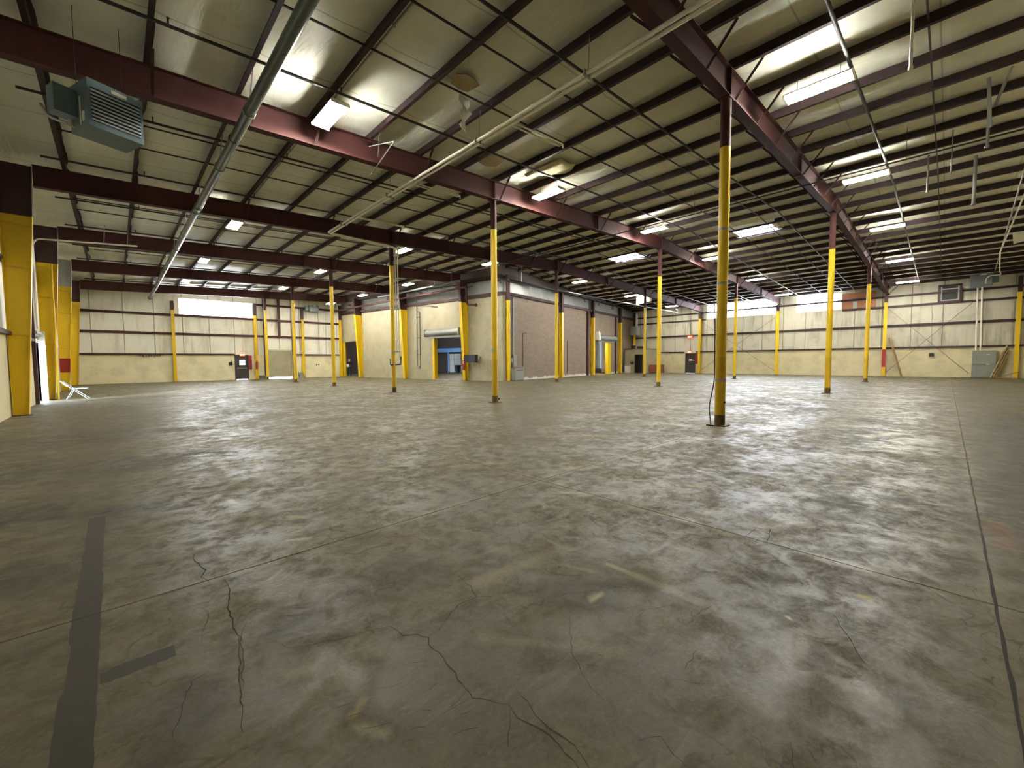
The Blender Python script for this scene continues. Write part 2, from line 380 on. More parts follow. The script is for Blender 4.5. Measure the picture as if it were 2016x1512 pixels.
def crack(pts, w=.006):
    P = [Vector((x, y, 0)) for x, y in pts]; Q = [P[0]]
    for a, b in zip(P, P[1:]):
        n = max(2, int((b-a).length/.035)); nr = Vector((-(b-a).y, (b-a).x, 0)).normalized()
        for k in range(1, n+1):
            Q.append(a.lerp(b, k/n) + nr * (R.uniform(-.007, .007) if k < n else 0))
    for i in range(len(Q)-1):
        d = (Q[i+1]-Q[i]).normalized(); nr = Vector((-d.y, d.x, 0))
        w0 = w*(.35+.65*math.sin(PI*min(1, (i+.6)/len(Q)))) * R.uniform(.6, 1.2); w1 = w0*.95
        fl.add([Q[i]-nr*w0/2+Vector((0,0,.0012)), Q[i]+nr*w0/2+Vector((0,0,.0012)), Q[i+1]+nr*w1/2+Vector((0,0,.0012)), Q[i+1]-nr*w1/2+Vector((0,0,.0012))], [(0, 3, 2, 1)], 1)
crack([(.37,3.91),(.36,3.76),(.40,3.54),(.36,3.44),(.39,3.32)], .008)
crack([(.47,3.29),(.47,3.15),(.42,2.86),(.41,2.61),(.42,2.49)], .009)
crack([(.41,2.53),(.36,2.23),(.30,1.86)], .006); crack([(.47,2.65),(.42,2.52),(.35,2.12)], .005)
crack([(.95,2.1),(1.03,2.06),(1.04,1.94),(1.10,1.90),(1.13,1.83),(1.10,1.78),(1.10,1.65),(1.06,1.41),(1.05,1.36),(1.10,1.29),(1.14,1.23)], .007)
crack([(1.14,1.23),(1.12,1.15),(1.15,1.06),(1.15,.96),(1.13,.85)], .006)
crack([(1.13,1.84),(1.2,1.84),(1.34,1.93),(1.42,1.96),(1.55,1.95),(1.6,2.07),(1.61,2.3)], .005); crack([(1.55,1.95),(1.62,1.88)], .004)
crack([(.10,2.02),(.14,2.16),(.19,2.33),(.26,2.35)], .005); crack([(.54,2.37),(.57,2.27),(.64,2.22),(.85,2.12),(.95,2.1)], .004)
crack([(1.23,1.29),(1.18,1.08),(1.19,.92),(1.16,.83)], .005); crack([(1.86,1.47),(1.58,1.24),(1.48,1.07),(1.43,.92)], .003)
crack([(1.38,.76),(1.46,.71),(1.42,.64),(1.41,.59)], .003); crack([(2.89,.40),(2.70,.30),(2.52,.22)], .005)
crack([(3.62,1.09),(3.93,1.08),(3.98,.99),(3.68,.93)], .006)
for k in range(14):                                # short gouges near the camera
    x, y = R.uniform(.55, 1.0), R.uniform(1.25, 1.75); a = R.gauss(.35, .25); L = R.uniform(.04, .14)
    crack([(x, y), (x + L*math.cos(a), y - L*math.sin(a))], .003)
for k in range(24):
    x, y = R.uniform(1.0, 4.2), R.uniform(.3, 3.0); a = R.uniform(0, PI); L = R.uniform(.05, .22)
    crack([(x, y), (x + L*math.cos(a), y - L*math.sin(a))], .003)
def joint(axis, pos, lo, hi, w):                   # saw-cut joint, slightly ragged
    n = int((hi-lo)/.12); us = [lo+(hi-lo)*i/n for i in range(n+1)]; jit = [R.uniform(-.003, .003) for _ in us]; ww = [w*R.uniform(.6, 1.15)/2 for _ in us]
    P = lambda u, v: (v, u, .001) if axis == 'x' else (u, v, .001)
    for i in range(n):
        q = [P(us[i], pos+jit[i]-ww[i]), P(us[i+1], pos+jit[i+1]-ww[i+1]), P(us[i+1], pos+jit[i+1]+ww[i+1]), P(us[i], pos+jit[i]+ww[i])]
        fl.add(q if axis == 'y' else q[::-1], [(0, 1, 2, 3)], 1)
for yy in JY: joint('y', yy, XL, 45, .014)
joint('y', -.25, XL, 45, .017)
for xx in JX: joint('x', xx, YF, 42, .013)
def strip(pts_l, pts_r, mi):                       # painted strip between two ragged edges
    n = len(pts_l)
    fl.add([(x, y, .0006) for x, y in pts_l] + [(x, y, .0006) for x, y in pts_r], [(i, n+i, n+i+1, i+1) for i in range(n-1)], mi)
yy_ = [1.0 + 4.5*i/90 for i in range(91)]
strip([(-.238 + R.uniform(-.003, .003) + (.012 if 2.6 < y < 3.1 else 0), y) for y in yy_], [(-.119 + R.uniform(-.003, .003) - (.006 if y > 4 else 0), y) for y in yy_], 2)
xx_ = [-.112 + .27*i/24 for i in range(25)]
strip([(x, 2.705 - .06*max(0, -.06-x)*8 + R.uniform(-.004, .004)) for x in xx_], [(x, 2.59 + .1*max(0, x-.1) + R.uniform(-.004, .004)) for x in xx_], 2)
fo = fl.build('floor', [M['floor'], M['crack'], M['floor_band']], recalc=False)
ca = fo.data.color_attributes.new('wear', 'FLOAT_COLOR', 'POINT'); buf = np.zeros((len(fo.data.vertices), 4), dtype=np.float32); buf[:GX.size] = wear.reshape(-1, 4); ca.data.foreach_set('color', buf.ravel())
struct(fo, 'worn grey concrete warehouse floor with joints, cracks and scuffs', 'floor')

# ceiling: pillowy insulation between the purlins, resting on top of them
cb = MB(); xs = [XL-.1]
for k, px in enumerate(PURX):
    xs.append(px)
    for f in (.12, .35, .65, .88): xs.append(px + 1.5*f)
xs = sorted({round(x, 4) for x in xs if x < XR} | {RIDGE_X, XR+.1})
ys = [YF-.1 + i*.45 for i in range(int((YB-YF)/.45)+2)]
SKY = [(23.28, 24.66, 6.15, 7.9), (23.28, 24.66, 13.55, 15.5)]
def ceil_z(x, y):
    k = (x + .78) / 1.5; f = k - math.floor(k)
    sag = .05 * (math.sin(PI*f)**.6 if 0 < f < 1 else 0)
    return roof(x) + .24 - sag*(1 + .5*noise.noise((x*.6, y*.5, 3))) + .025*noise.noise((x*1.3, y*.9, 0))
nx, ny = len(xs), len(ys)
vs = [(x, y, ceil_z(x, y)) for x in xs for y in ys]
fs = []
for i in range(nx-1):
    for j in range(ny-1):
        cx, cy = (xs[i]+xs[i+1])/2, (ys[j]+ys[j+1])/2
        if any(a < cx < b and c < cy < d for a, b, c, d in SKY): continue
        fs.append((i*ny+j, i*ny+j+1, (i+1)*ny+j+1, (i+1)*ny+j))
cb.add(vs, fs, 0, True)
# solid roof deck above, open over the two skylights
dk = [YF-.1, 5.95, 8.1, 13.35, 15.75, 62]
for x0, x1 in ((XL-.15, 23.0), (24.95, 60)):
    for a, b in ((x0, min(x1, RIDGE_X)), (max(x0, RIDGE_X), x1)):
        if b > a: cb.prism([(a, roof(a)+.36), (b, roof(b)+.36), (b, roof(b)+.46), (a, roof(a)+.46)], 'y', YF-.1, 62, 0)
for y0, y1 in ((YF-.1, 5.95), (8.1, 13.35), (15.75, 62)): cb.prism([(23, roof(23)+.36), (24.95, roof(24.95)+.36), (24.95, roof(24.95)+.46), (23, roof(23)+.46)], 'y', y0, y1, 0)
struct(cb.build('ceiling', [M['ceiling']], recalc=False), 'sloping roof lined with dirty white vinyl insulation', 'ceiling')
for i, (x0, x1, y0, y1) in enumerate(SKY):
    t = thing('window_%d' % (4+i), ['bright roof skylight panel nearer the camera, right of the tall front column', 'bright roof skylight panel behind the second column row, with torn plastic edge'][i], 'skylight', ((x0+x1)/2, (y0+y1)/2, 7.9)); t['kind'] = 'structure'
    f = MB(); z0, z1 = roof(x0)+.10, roof(x0)+.24
    for a, b in (((x0-.12, y0-.2, z0), (x0, y1+.2, z1)), ((x1, y0-.2, z0-.05), (x1+.12, y1+.2, z1)), ((x0, y0-.2, z0), (x1, y0-.02, z1)), ((x0, y1+.02, z0), (x1, y1+.2, z1))): f.box(a, b)
    f.build('skylight_curb', M['white'], t, off=t.location)
    g = MB().box((x0, y0-.02, z1-.05), (x1, y1+.02, z1-.02)); g.build('skylight_pane', M['sky_pane'], t, off=t.location)
    b = MB(); b.bar((x1-.38, y0-.02, z0+.05), (x1-.38, y1+.02, z0+.05), .04, .06); b.build('skylight_bar', M['purlin'], t, off=t.location)
    if i == 1:
        q = MB(); pts = [(x1-.1+.25*math.sin(k*1.7), y0-.5+k*.35, z0-.05-.12*abs(math.sin(k*2.1))) for k in range(7)]
        q.tube(pts, .02, 6); q.build('torn_plastic', M['plastic_strip'], t, off=t.location)

def wall_grid(mb, axis, pos, thick, u0, u1, z0, z1, holes, m):
    """Wall slab split into cells around rectangular holes (u0,u1,z0,z1)."""
    us = sorted({u0, u1} | {h[0] for h in holes} | {h[1] for h in holes}); zs = sorted({z0, z1} | {h[2] for h in holes} | {h[3] for h in holes})
    us = [u for u in us if u0 <= u <= u1]; zs = [z for z in zs if z0 <= z <= z1]
    for a, b in zip(us, us[1:]):
        for c, d in zip(zs, zs[1:]):
            cu, cz = (a+b)/2, (c+d)/2
            if any(h[0] < cu < h[1] and h[2] < cz < h[3] for h in holes): continue
            if axis == 'y': mb.box((a, pos, c), (b, pos+thick, d), m)
            else: mb.box((pos, a, c), (pos+thick, b, d), m)
# back wall (Y = 42)
WB = (3.82, 8.9, 5.3, 6.62); DB = (7.46, 8.38, 0, 2.07); OB = (9.95, 11.89, 0, 2.54)
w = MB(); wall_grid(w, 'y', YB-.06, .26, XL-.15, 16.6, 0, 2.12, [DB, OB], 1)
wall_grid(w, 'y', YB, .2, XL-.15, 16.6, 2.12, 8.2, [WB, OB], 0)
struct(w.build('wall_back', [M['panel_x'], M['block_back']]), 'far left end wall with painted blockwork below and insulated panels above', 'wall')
# right wall (X = 45.1)
W1 = (11.16, 17.52, 5.68, 7.05); W2 = (6.38, 9.6, 5.66, 7.05); DR = (18.66, 19.68, 0, 2.12); FH = (-.45, .45, 5.72, 6.75)
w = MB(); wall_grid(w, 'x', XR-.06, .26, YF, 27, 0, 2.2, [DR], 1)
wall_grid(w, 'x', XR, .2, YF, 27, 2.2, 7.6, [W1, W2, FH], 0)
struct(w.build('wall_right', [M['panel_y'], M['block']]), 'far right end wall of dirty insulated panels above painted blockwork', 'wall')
# left wall (X = -2.2) with the door opening
DL = (22.95, 24.75, 0, 2.35)
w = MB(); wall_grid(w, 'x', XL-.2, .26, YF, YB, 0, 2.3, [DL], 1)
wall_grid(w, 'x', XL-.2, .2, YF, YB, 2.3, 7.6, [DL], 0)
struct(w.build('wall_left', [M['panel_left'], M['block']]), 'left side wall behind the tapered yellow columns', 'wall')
w = MB().box((XL-.2, YF-.2, 0), (XR+.2, YF, 8.3)); struct(w.build('wall_front', M['block']), 'wall behind the camera side', 'wall')
# ground outside
g = MB().box((-30, -10, -.25), (XL-.2, 60, -.03)); struct(g.build('ground_outside', M['ground']), 'daylit ground outside the left door', 'ground')

# box building: cream wall, brick wall, facing above
def at_box(name): 
    pass
D1 = (3.72, 7.2, 0, 3.62); D0 = (17.72, 20.3, 0, 3.42); D2 = (14.85, 18.9, 0, 3.66)
w = MB(); wall_grid(w, 'x', 0, .25, 0, 21.5, 0, 6.1, [D1, D0], 0)
o = struct(w.build('wall_cream', M['cream'], loc=(*BOX, 0)), 'cream painted wall of the inner building block facing left', 'wall'); o.rotation_euler.z = BA
w = MB(); wall_grid(w, 'y', 0, .25, .25, 27.5, 0, 6.18, [D2], 0)
o = struct(w.build('wall_brick', M['brick'], loc=(*BOX, 0)), 'grey brown brick wall of the inner building block', 'wall'); o.rotation_euler.z = BA
w = MB(); ny_ = 60                                  # wrinkled facing above both walls
def facing(length, fixed, alongx):
    vs, fs = [], []
    n, k = int(length/.25), 6
    for i in range(n+1):
        for j in range(k+1):
            u = i*.25; z = 6.38 + j*.16; d = .12 + .05*noise.noise((u*1.2, z*2.5, 5 if alongx else 9)) - .03*j/k
            vs.append((u, -d+.2, z) if alongx else (-d+.2, u, z))
    for i in range(n):
        for j in range(k): fs.append((i*(k+1)+j, (i+1)*(k+1)+j, (i+1)*(k+1)+j+1, i*(k+1)+j+1))
    w.add(vs, fs, 0, True)
facing(27, 0, True); facing(21, 0, False)
w.box((.1, .12, 6.1), (27, .3, 8.2), 1); w.box((.12, .1, 6.1), (.3, 21.5, 8.2), 1)
o = struct(w.build('wall_upper', [M['foil'], M['dark_wall']], loc=(*BOX, 0), recalc=False), 'band of wrinkled white plastic facing above the inner block walls', 'wall'); o.rotation_euler.z = BA
def boxtrim(name, mb, mat, label, cat='beam', kind='structure'):
    o = mb.build(name, mat, loc=(*BOX, 0)); o.rotation_euler.z = BA; return tag(o, label, cat, kind=kind)
boxtrim('trim_1', MB().box((-.14, -.1, 6.08), (.0, 21.3, 6.2)).box((-.2, -.1, 6.2), (.02, 21.3, 6.32)), M['steel_dark'], 'dark eave beam along the top of the cream wall')
boxtrim('trim_2', MB().box((.3, -.14, 6.16), (26.5, .0, 6.28)).box((.3, -.2, 6.28), (26.5, .0, 6.36)), M['steel_dark'], 'dark eave beam along the top of the brick wall')
boxtrim('trim_3', MB().box((.2, -.35, 7.25), (26.5, -.1, 7.5)), M['purlin'], 'dark roof edge beam above the white facing over the brick wall')
boxtrim('trim_4', MB().box((-.35, -.1, 7.25), (-.1, 21.3, 7.5)), M['purlin'], 'dark roof edge beam above the facing over the cream wall')
boxtrim('trim_5', MB().box((-.02, 0, 0), (0.0, 21, .04)).box((-.05,-.05,0),(.28,.28,6.1)), M['cream'], 'cream corner edge where the inner block walls meet')
for i, s in enumerate((13.3, 20.1)):
    boxtrim('trim_%d' % (6+i), MB().box((s-.13, -.12, 0), (s+.13, .0, 6.16)), M['steel'], ['dull red vertical strip on the brick wall left of the second roll-up door', 'dull red vertical strip on the brick wall right of the second roll-up door'][i], 'pilaster')
# inside the block, seen through its openings
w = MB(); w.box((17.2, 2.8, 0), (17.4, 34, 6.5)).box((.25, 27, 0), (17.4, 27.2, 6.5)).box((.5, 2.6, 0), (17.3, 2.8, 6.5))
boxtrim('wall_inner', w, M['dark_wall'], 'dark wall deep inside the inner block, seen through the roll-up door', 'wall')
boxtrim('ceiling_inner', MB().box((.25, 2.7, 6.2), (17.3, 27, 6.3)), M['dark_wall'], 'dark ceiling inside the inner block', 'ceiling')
boxtrim('wall_hall', MB().box((13, 3.4, .45), (34, 3.55, 4.2)), M['grey_wall'], 'pale grey wall seen through the second roll-up door', 'wall')
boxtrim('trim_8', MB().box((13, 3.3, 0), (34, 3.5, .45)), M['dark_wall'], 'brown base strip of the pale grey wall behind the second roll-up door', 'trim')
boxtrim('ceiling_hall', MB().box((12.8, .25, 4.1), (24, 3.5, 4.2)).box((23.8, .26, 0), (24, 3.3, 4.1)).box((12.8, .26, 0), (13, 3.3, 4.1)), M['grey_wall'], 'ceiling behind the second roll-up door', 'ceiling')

# ------------------------------------------------------------------ windows and doors of the shell
def window(name, axis, pos, h, nm, label):
    u0, u1, z0, z1 = h
    t = thing(name, label, 'window', (0, 0, 0)); t['kind'] = 'structure'
    f = MB(); p = MB()
    def bx(mb, a, b, c, d, d0, d1):
        if axis == 'y': mb.box((a, pos+d0, c), (b, pos+d1, d))
        else: mb.box((pos+d0, a, c), (pos+d1, b, d))
    bx(f, u0-.05, u0+.04, z0-.05, z1+.05, -.03, .2); bx(f, u1-.04, u1+.05, z0-.05, z1+.05, -.03, .2)
    bx(f, u0, u1, z0-.05, z0+.04, -.03, .2); bx(f, u0, u1, z1-.04, z1+.05, -.03, .2)
    bx(p, u0, u1, z0, z1, .1, .13)
    f.build('window_frame', M['white'], t); p.build('window_pane', M['day' if axis == 'y' else 'day_right'], t)
    for k in range(1, nm):
        b = MB(); u = u0 + (u1-u0)*k/nm; bx(b, u-.015, u+.015, z0, z1, .085, .1); b.build('window_mullion', M['white'], t)
window('window_1', 'y', YB, WB, 3, 'long bright high window in the far left end wall')
window('window_2', 'x', XR, W1, 4, 'long bright high window in the far right wall, behind the tall front column')
window('window_3', 'x', XR, W2, 3, 'shorter bright high window in the far right wall')
t = thing('door_1', 'dark exit door with small bright window in the far left end wall', 'door', (7.92, YB-.06, 0)); t['kind'] = 'structure'
p = MB(); wall_grid(p, 'y', -.0, .06, -.44, .44, .05, 2.04, [(-.16, .24, 1.28, 1.66)], 0); lf = p.build('door_leaf', M['dark_door'], t)
MB().box((-.16, .02, 1.28), (.24, .04, 1.66)).build('door_pane', M['day'], lf)
MB().box((-.36, -.07, .95), (.36, -.02, 1.03)).build('push_bar', M['galv'], lf)
MB().box((-.4, .03, 0.0), (.4, .05, .05)).build('daylight_gap', M['day'], t)
MB().box((-.52, -.03, 0), (-.44, .1, 2.1)).box((.44, -.03, 0), (.5, .1, 2.1)).box((-.52, -.03, 2.04), (.5, .1, 2.12)).build('door_frame', M['dark_door'], t)
t = thing('door_2', 'closed pale sectional overhead door in the far left end wall', 'door', (10.92, YB, 0)); t['kind'] = 'structure'
for k in range(5):
    MB().box((-.97, .02, .14+k*.48), (.97, .07, .14+k*.48+.48)).box((-.97, .012, .15+k*.48), (.97, .02, .14+k*.48+.465)).build('door_section', M['cream'], t)
for k in range(1, 5): MB().box((-.05, -.0, .12+k*.48), (.05, .03, .16+k*.48)).build('door_hinge', M['galv'], t)
MB().box((-.95, .06, .0), (.95, .08, .14)).build('daylight_gap', M['day'], t)
MB().box((-1.02, -.03, 2.5), (1.02, .03, 2.62)).build('door_header', M['block'], t)
t = thing('door_3', 'dark exit door with small sign in the far right wall', 'door', (XR-.06, 19.17, 0)); t['kind'] = 'structure'
lf = MB().box((0, -.49, 0.02), (.05, .49, 2.08)).build('door_leaf', M['dark_door'], t)
MB().box((-.02, -.2, 1.32), (0, .14, 1.5)).build('door_sign', M['label'], lf)
MB().box((-.02, -.36, 1.3), (0, -.3, 1.4)).build('door_sticker', M['label'], lf)
MB().box((-.04, -.55, 0), (.05, -.49, 2.14)).box((-.04, .49, 0), (.05, .55, 2.14)).box((-.04, -.55, 2.08), (.05, .55, 2.14)).build('door_frame', M['dark_door'], t)
# left door opening
t = thing('door_4', 'open side door with daylight spilling in beside the second left column', 'door', (XL, 23.85, 0)); t['kind'] = 'structure'
MB().box((-.1, -1.0, 0), (.16, -.88, 4.4)).build('door_track', M['steel_dark'], t)
MB().box((-.2, .9, 0), (.24, 1.0, 2.75)).box((-.2, -.9, 2.35), (.04, .95, 2.45)).build('door_frame', M['white'], t)
MB().tube([(.1, -.88, 2.62), (.1, 1.2, 2.62)], .1, 10).build('door_roll', M['shutter'], t)
# ------------------------------------------------------------------ girts
def girt(label, a, b, z, axis, h=.12, d=.13):
    gm = M['steel'] if axis == 'x' else M['purlin']
    m = MB()
    if axis == 'x':
        y = a[1]; m.box((a[0], y-d, z-h/2), (b[0], y, z+h/2)).box((a[0], y-d, z+h/2), (b[0], y-d+.02, z+h/2+.05))
    else:
        x = a[0]; m.box((x-d, a[1], z-h/2), (x, b[1], z+h/2)).box((x-d, a[1], z+h/2), (x-d+.02, b[1], z+h/2+.05))
    tag(m.build('wall_girt', gm), label, 'wall girt', 'wall girts')
G = M['steel']
girt('lowest dark red girt of the far left end wall, left of its doors', (XL, YB-.06), (7.4, 0), 2.14, 'x', .07)
girt('short lowest dark red girt right of the overhead door on the left end wall', (12.0, YB-.06), (16.4, 0), 2.14, 'x', .07)
girt('middle dark red girt along the far left end wall', (XL, YB), (16.4, 0), 3.75, 'x')
girt('upper dark red girt of the far left end wall, under the window', (XL, YB), (16.4, 0), 5.2, 'x')
girt('topmost dark girt of the far left end wall, right of the window', (8.95, YB), (16.4, 0), 6.5, 'x')
girt('lowest dark girt along the far right wall, left of the exit door frame', (XR-.06, 19.8), (0, 22.9), 2.24, 'y', .07)
girt('lowest dark girt along the far right wall, right of the exit door', (XR-.06, YF), (0, 18.55), 2.24, 'y', .07)
girt('middle dark girt along the far right wall', (XR, YF), (0, 25.9), 4.0, 'y')
girt('upper dark girt along the far right wall, right of the windows', (XR, YF), (0, 6.3), 5.52, 'y', .1)
girt('upper dark girt along the far right wall, left of the windows', (XR, 17.6), (0, 25.9), 5.6, 'y', .1)
girt('topmost dark girt crossing in front of the right wall windows', (XR, YF), (0, 25.9), 6.32, 'y', .1, .1)
girt('lowest dark girt of the left side wall above its blockwork', (XL+.16, -2), (0, 22.8), 2.32, 'y', .1, .1)
girt('upper dark girt of the left side wall', (XL+.1, -2), (0, 22.8), 4.4, 'y', .1, .1)
# ------------------------------------------------------------------ columns
def pipe_column(x, y, top, label, r=.105, scuffed=False):
    t = thing('pipe_column', label, 'column', (x, y, 0), 0, 'yellow pipe columns')
    MB().tube([(0, 0, .02), (0, 0, .24)], r+.001, 20).build('column_foot', M['grime'], t)
    MB().tube([(0, 0, .24), (0, 0, 1.5)], r, 20).build('lower_shaft', M['yellow_dirty'] if scuffed else M['yellow'], t)
    MB().tube([(0, 0, 1.5), (0, 0, 5.92)], r, 20).build('yellow_shaft', M['yellow'], t)
    MB().tube([(0, 0, 5.92), (0, 0, top)], r, 20).build('upper_shaft', M['steel'], t)
    MB().box((-.16, -.16, 0), (.16, .16, .02)).build('base_plate', M['grime'], t)
    MB().box((-.15, -.12, top), (.15, .12, top+.02)).build('cap_plate', M['steel'], t)
    return t
def raft_bot(x):                                   # underside of a rafter
    d = .60 + .06*min(1, max(0, (x-6)/14)) if x < RIDGE_X else .64 - .06*min(1, (x-RIDGE_X)/10)
    return roof(x) - d
rown = ['nearest frame on the right', 'second frame', 'third frame']
names = {(0,0): 'tallest yellow pipe column nearest the camera, with cable and clamp bands', (0,1): 'second yellow pipe column behind the tallest one, along the right frame', (0,2): 'third yellow pipe column along the right frame, near the far right wall',
         (1,0): 'yellow pipe column in the middle, standing before the corner of the brick block', (1,1): 'yellow pipe column directly left of the tallest front column, on open floor', (1,2): 'yellow pipe column just right of the tallest front column, before the long right window',
         (2,0): 'yellow pipe column carrying pale conduits, before the cream wall', (2,1): 'rusty footed yellow pipe column standing close before the brick wall', (2,2): 'slim yellow pipe column before the small white corner room'}
PC = {}
for i in range(3):
    for j in range(3):
        PC[i, j] = pipe_column(COLX[j], FRAMES[i], raft_bot(COLX[j])-.032, names[i, j], scuffed=(i == 0 or j == 0))
for i, lab in ((3, 'yellow pipe column left of the person doorway, on open floor'), (4, 'yellow pipe column at the right jamb of the pale overhead door'), (5, 'yellow pipe column at the left jamb of the pale overhead door')):
    pipe_column(COLX[0]-.06, FRAMES[i], raft_bot(COLX[0])-.032, lab)
# cable, bands and bolt marks of the front column
t = PC[0, 0]
for z in (.98, 3.06, 4.2): MB().tube([(0, 0, z), (0, 0, z+.05)], .112, 20).build('clamp_band', M['galv'], t)
MB().tube([(-.035, -.1, .52), (-.05, -.118, .52)], .022, 10).build('bolt_hole', M['black'], t)
MB().tube(bend([(-.12, .14, .02), (-.16, .17, .4), (-.1, .09, 1.0), (-.1, .1, 2.2), (-.12, .12, 2.72)], .1), .012, 8).build('cable', M['pipe_black'], t)
MB().box((-.22, .05, 0), (-.1, .2, .03)).build('cable_foot', M['black'], t)
t = PC[2, 0]                                        # conduits on the conduit column
MB().tube([(.16, -.06, 1.6), (.16, -.06, 6.5)], .03, 8).build('conduit', M['pipe_white'], t)
MB().tube([(.27, -.08, 1.45), (.27, -.08, 6.6)], .025, 8).build('conduit', M['pipe_white'], t)
MB().tube([(-.16, -.05, 1.3), (.3, -.1, 1.32)], .035, 8).tube([(-.2, -.05, 1.3), (-.2, -.05, 1.6)], .02, 6).tube([(.3, -.1, 1.3), (.34, -.1, 1.7)], .03, 6).build('valve_manifold', M['pipe_black'], t)
for z in (3.9, 1.9): MB().box((-.11, -.13, z), (.3, -.05, z+.06)).build('conduit_strap', M['galv'], t)
t = PC[1, 0]
MB().box((-.17, -.07, 1.75), (-.1, .03, 1.87)).build('junction_box', M['galv'], t)
MB().tube([(.09, -.085, .1), (.115, -.09, .16)], .03, 6).build('rust_scar', M['black'], t)

def ibeam_col(mb, x0, x1a, x1b, z0, z1, y, fw=.2, t=.014, tw=.006):
    """Tapered wide-flange: outer flange at x0, inner flange from x1a (bottom) to x1b (top)."""
    s = 1 if x1a > x0 else -1
    mb.box((x0, y-fw/2, z0), (x0+s*t, y+fw/2, z1))
    mb.prism([(x0, z0), (x1a, z0), (x1b, z1), (x0, z1)], 'y', y-tw, y+tw)
    mb.prism([(x1a, z0), (x1a-s*t, z0), (x1b-s*t, z1), (x1b, z1)], 'y', y-fw/2, y+fw/2)
LCOL = ['nearest tapered yellow column on the left wall, cut by the picture edge', 'second tapered yellow column on the left wall, beside the folding chair', 'third tapered column on the left wall, with a dark red band near its foot', 'last tapered yellow column on the left wall, by the left end wall']
for k, i in enumerate((2, 3, 4, 5)):
    y = FRAMES[i]; t = thing('tapered_column', LCOL[k], 'column', (XL+.08, y, 0), 0, 'tapered left wall columns')
    ztop = roof(XL)-.02; zp = [5.62, 5.55, 5.6, 5.6][k]; xa, xb = .30, .62
    xi = lambda z: xa + (xb-xa)*z/5.65
    m = MB(); ibeam_col(m, 0, xi(.02), xi(zp), .02, zp, 0); m.build('yellow_shaft', M['yellow'], t)
    m = MB(); ibeam_col(m, 0, xi(zp), .66, zp, ztop, 0); m.build('upper_shaft', M['galv'] if k == 2 else M['steel_dark'], t)
    for z in (5.35, 4.15, 2.25):
        MB().bar((.015, -.02, z+.04), (xi(z)-.015, -.02, z), .03, .035).build('stiffener', M['yellow_dirty'], t)
    MB().box((-.03, -.14, 0), (xa+.05, .14, .02)).build('base_plate', M['grime'], t)
    if k == 2:
        m = MB(); ibeam_col(m, -.002, xi(1.0)+.004, xi(1.75)+.004, 1.0, 1.75, 0, .208, .02, .012); m.build('red_band', M['red'], t)
    if k == 1: MB().tube([(xa+.1, -.16, .0), (xa+.14, -.16, 5.5)], .03, 8).build('conduit', M['yellow'], t)
# wall columns
def wf_col(x, y, zy, top, label, rot=0, d=.3, band=None):
    t = thing('wall_column', label, 'column', (x, y, 0), rot, 'yellow columns against the walls')
    def seg(a, b):
        m = MB(); m.box((-d/2, -.1, a), (-d/2+.014, .1, b)).box((d/2-.014, -.1, a), (d/2, .1, b)).box((-d/2, -.006, a), (d/2, .006, b)); return m
    seg(.02, zy).build('yellow_shaft', M['yellow'], t); seg(zy, top).build('upper_shaft', M['steel_dark'], t)
    MB().box((-d/2-.03, -.14, 0), (d/2+.03, .14, .02)).build('base_plate', M['grime'], t)
    if band:
        m = MB(); m.box((-d/2-.004, -.104, band[0]), (-d/2+.02, .104, band[1])).box((d/2-.02, -.104, band[0]), (d/2+.004, .104, band[1])); m.build('red_band', M['red'], t)
    return t
wf_col(XR-.32, 3.5, 5.9, raft_bot(XR)-.02, 'yellow column with red band against the far right wall, beside a leaning board', band=(.75, 2.15))
wf_col(XR-.32, 11.0, 5.9, raft_bot(XR)-.02, 'yellow column against the far right wall between the two windows')
wf_col(XR-.32, 18.1, 5.75, raft_bot(XR)-.02, 'yellow column against the far right wall, right of its exit door')
wf_col(XR-.3, -3.3, 5.9, 7.0, 'yellow column at the right picture edge, beside the grey electrical cabinet')
wf_col(XR-.35, 25.72, 2.9+2.0, 7.0, 'yellow column in the far corner behind the small white room', d=.2)
wf_col(3.42, YB-.2, 5.6, 6.3, 'slim yellow column left of the window on the left end wall', PI/2, .22)
wf_col(9.0, YB-.2, 5.55, 6.5, 'yellow column by the red extinguisher on the left end wall', PI/2, .22)
wf_col(12.85, YB-.2, 5.45, 6.5, 'yellow column right of the overhead door on the left end wall', PI/2, .22)
wf_col(16.3, YB-.35, 5.6, 7.0, 'yellow corner column where the left end wall meets the cream wall', PI/2, .22)
for x, lab in ((9.72, 'dark red full height post at the left of the overhead door'), (12.02, 'dark red full height post at the right of the overhead door')):
    tag(MB().box((x-.09, YB-.19, 0), (x+.09, YB-.065, 7.2)).build('door_post', M['steel_dark']), lab, 'post', 'dark posts of the overhead door')
tag(MB().box((10.78, YB-.26, 3.82), (10.98, YB-.14, 7.2)).build('door_post', M['steel_dark']), 'short dark red post hanging above the middle of the overhead door', 'post', 'dark posts of the overhead door')
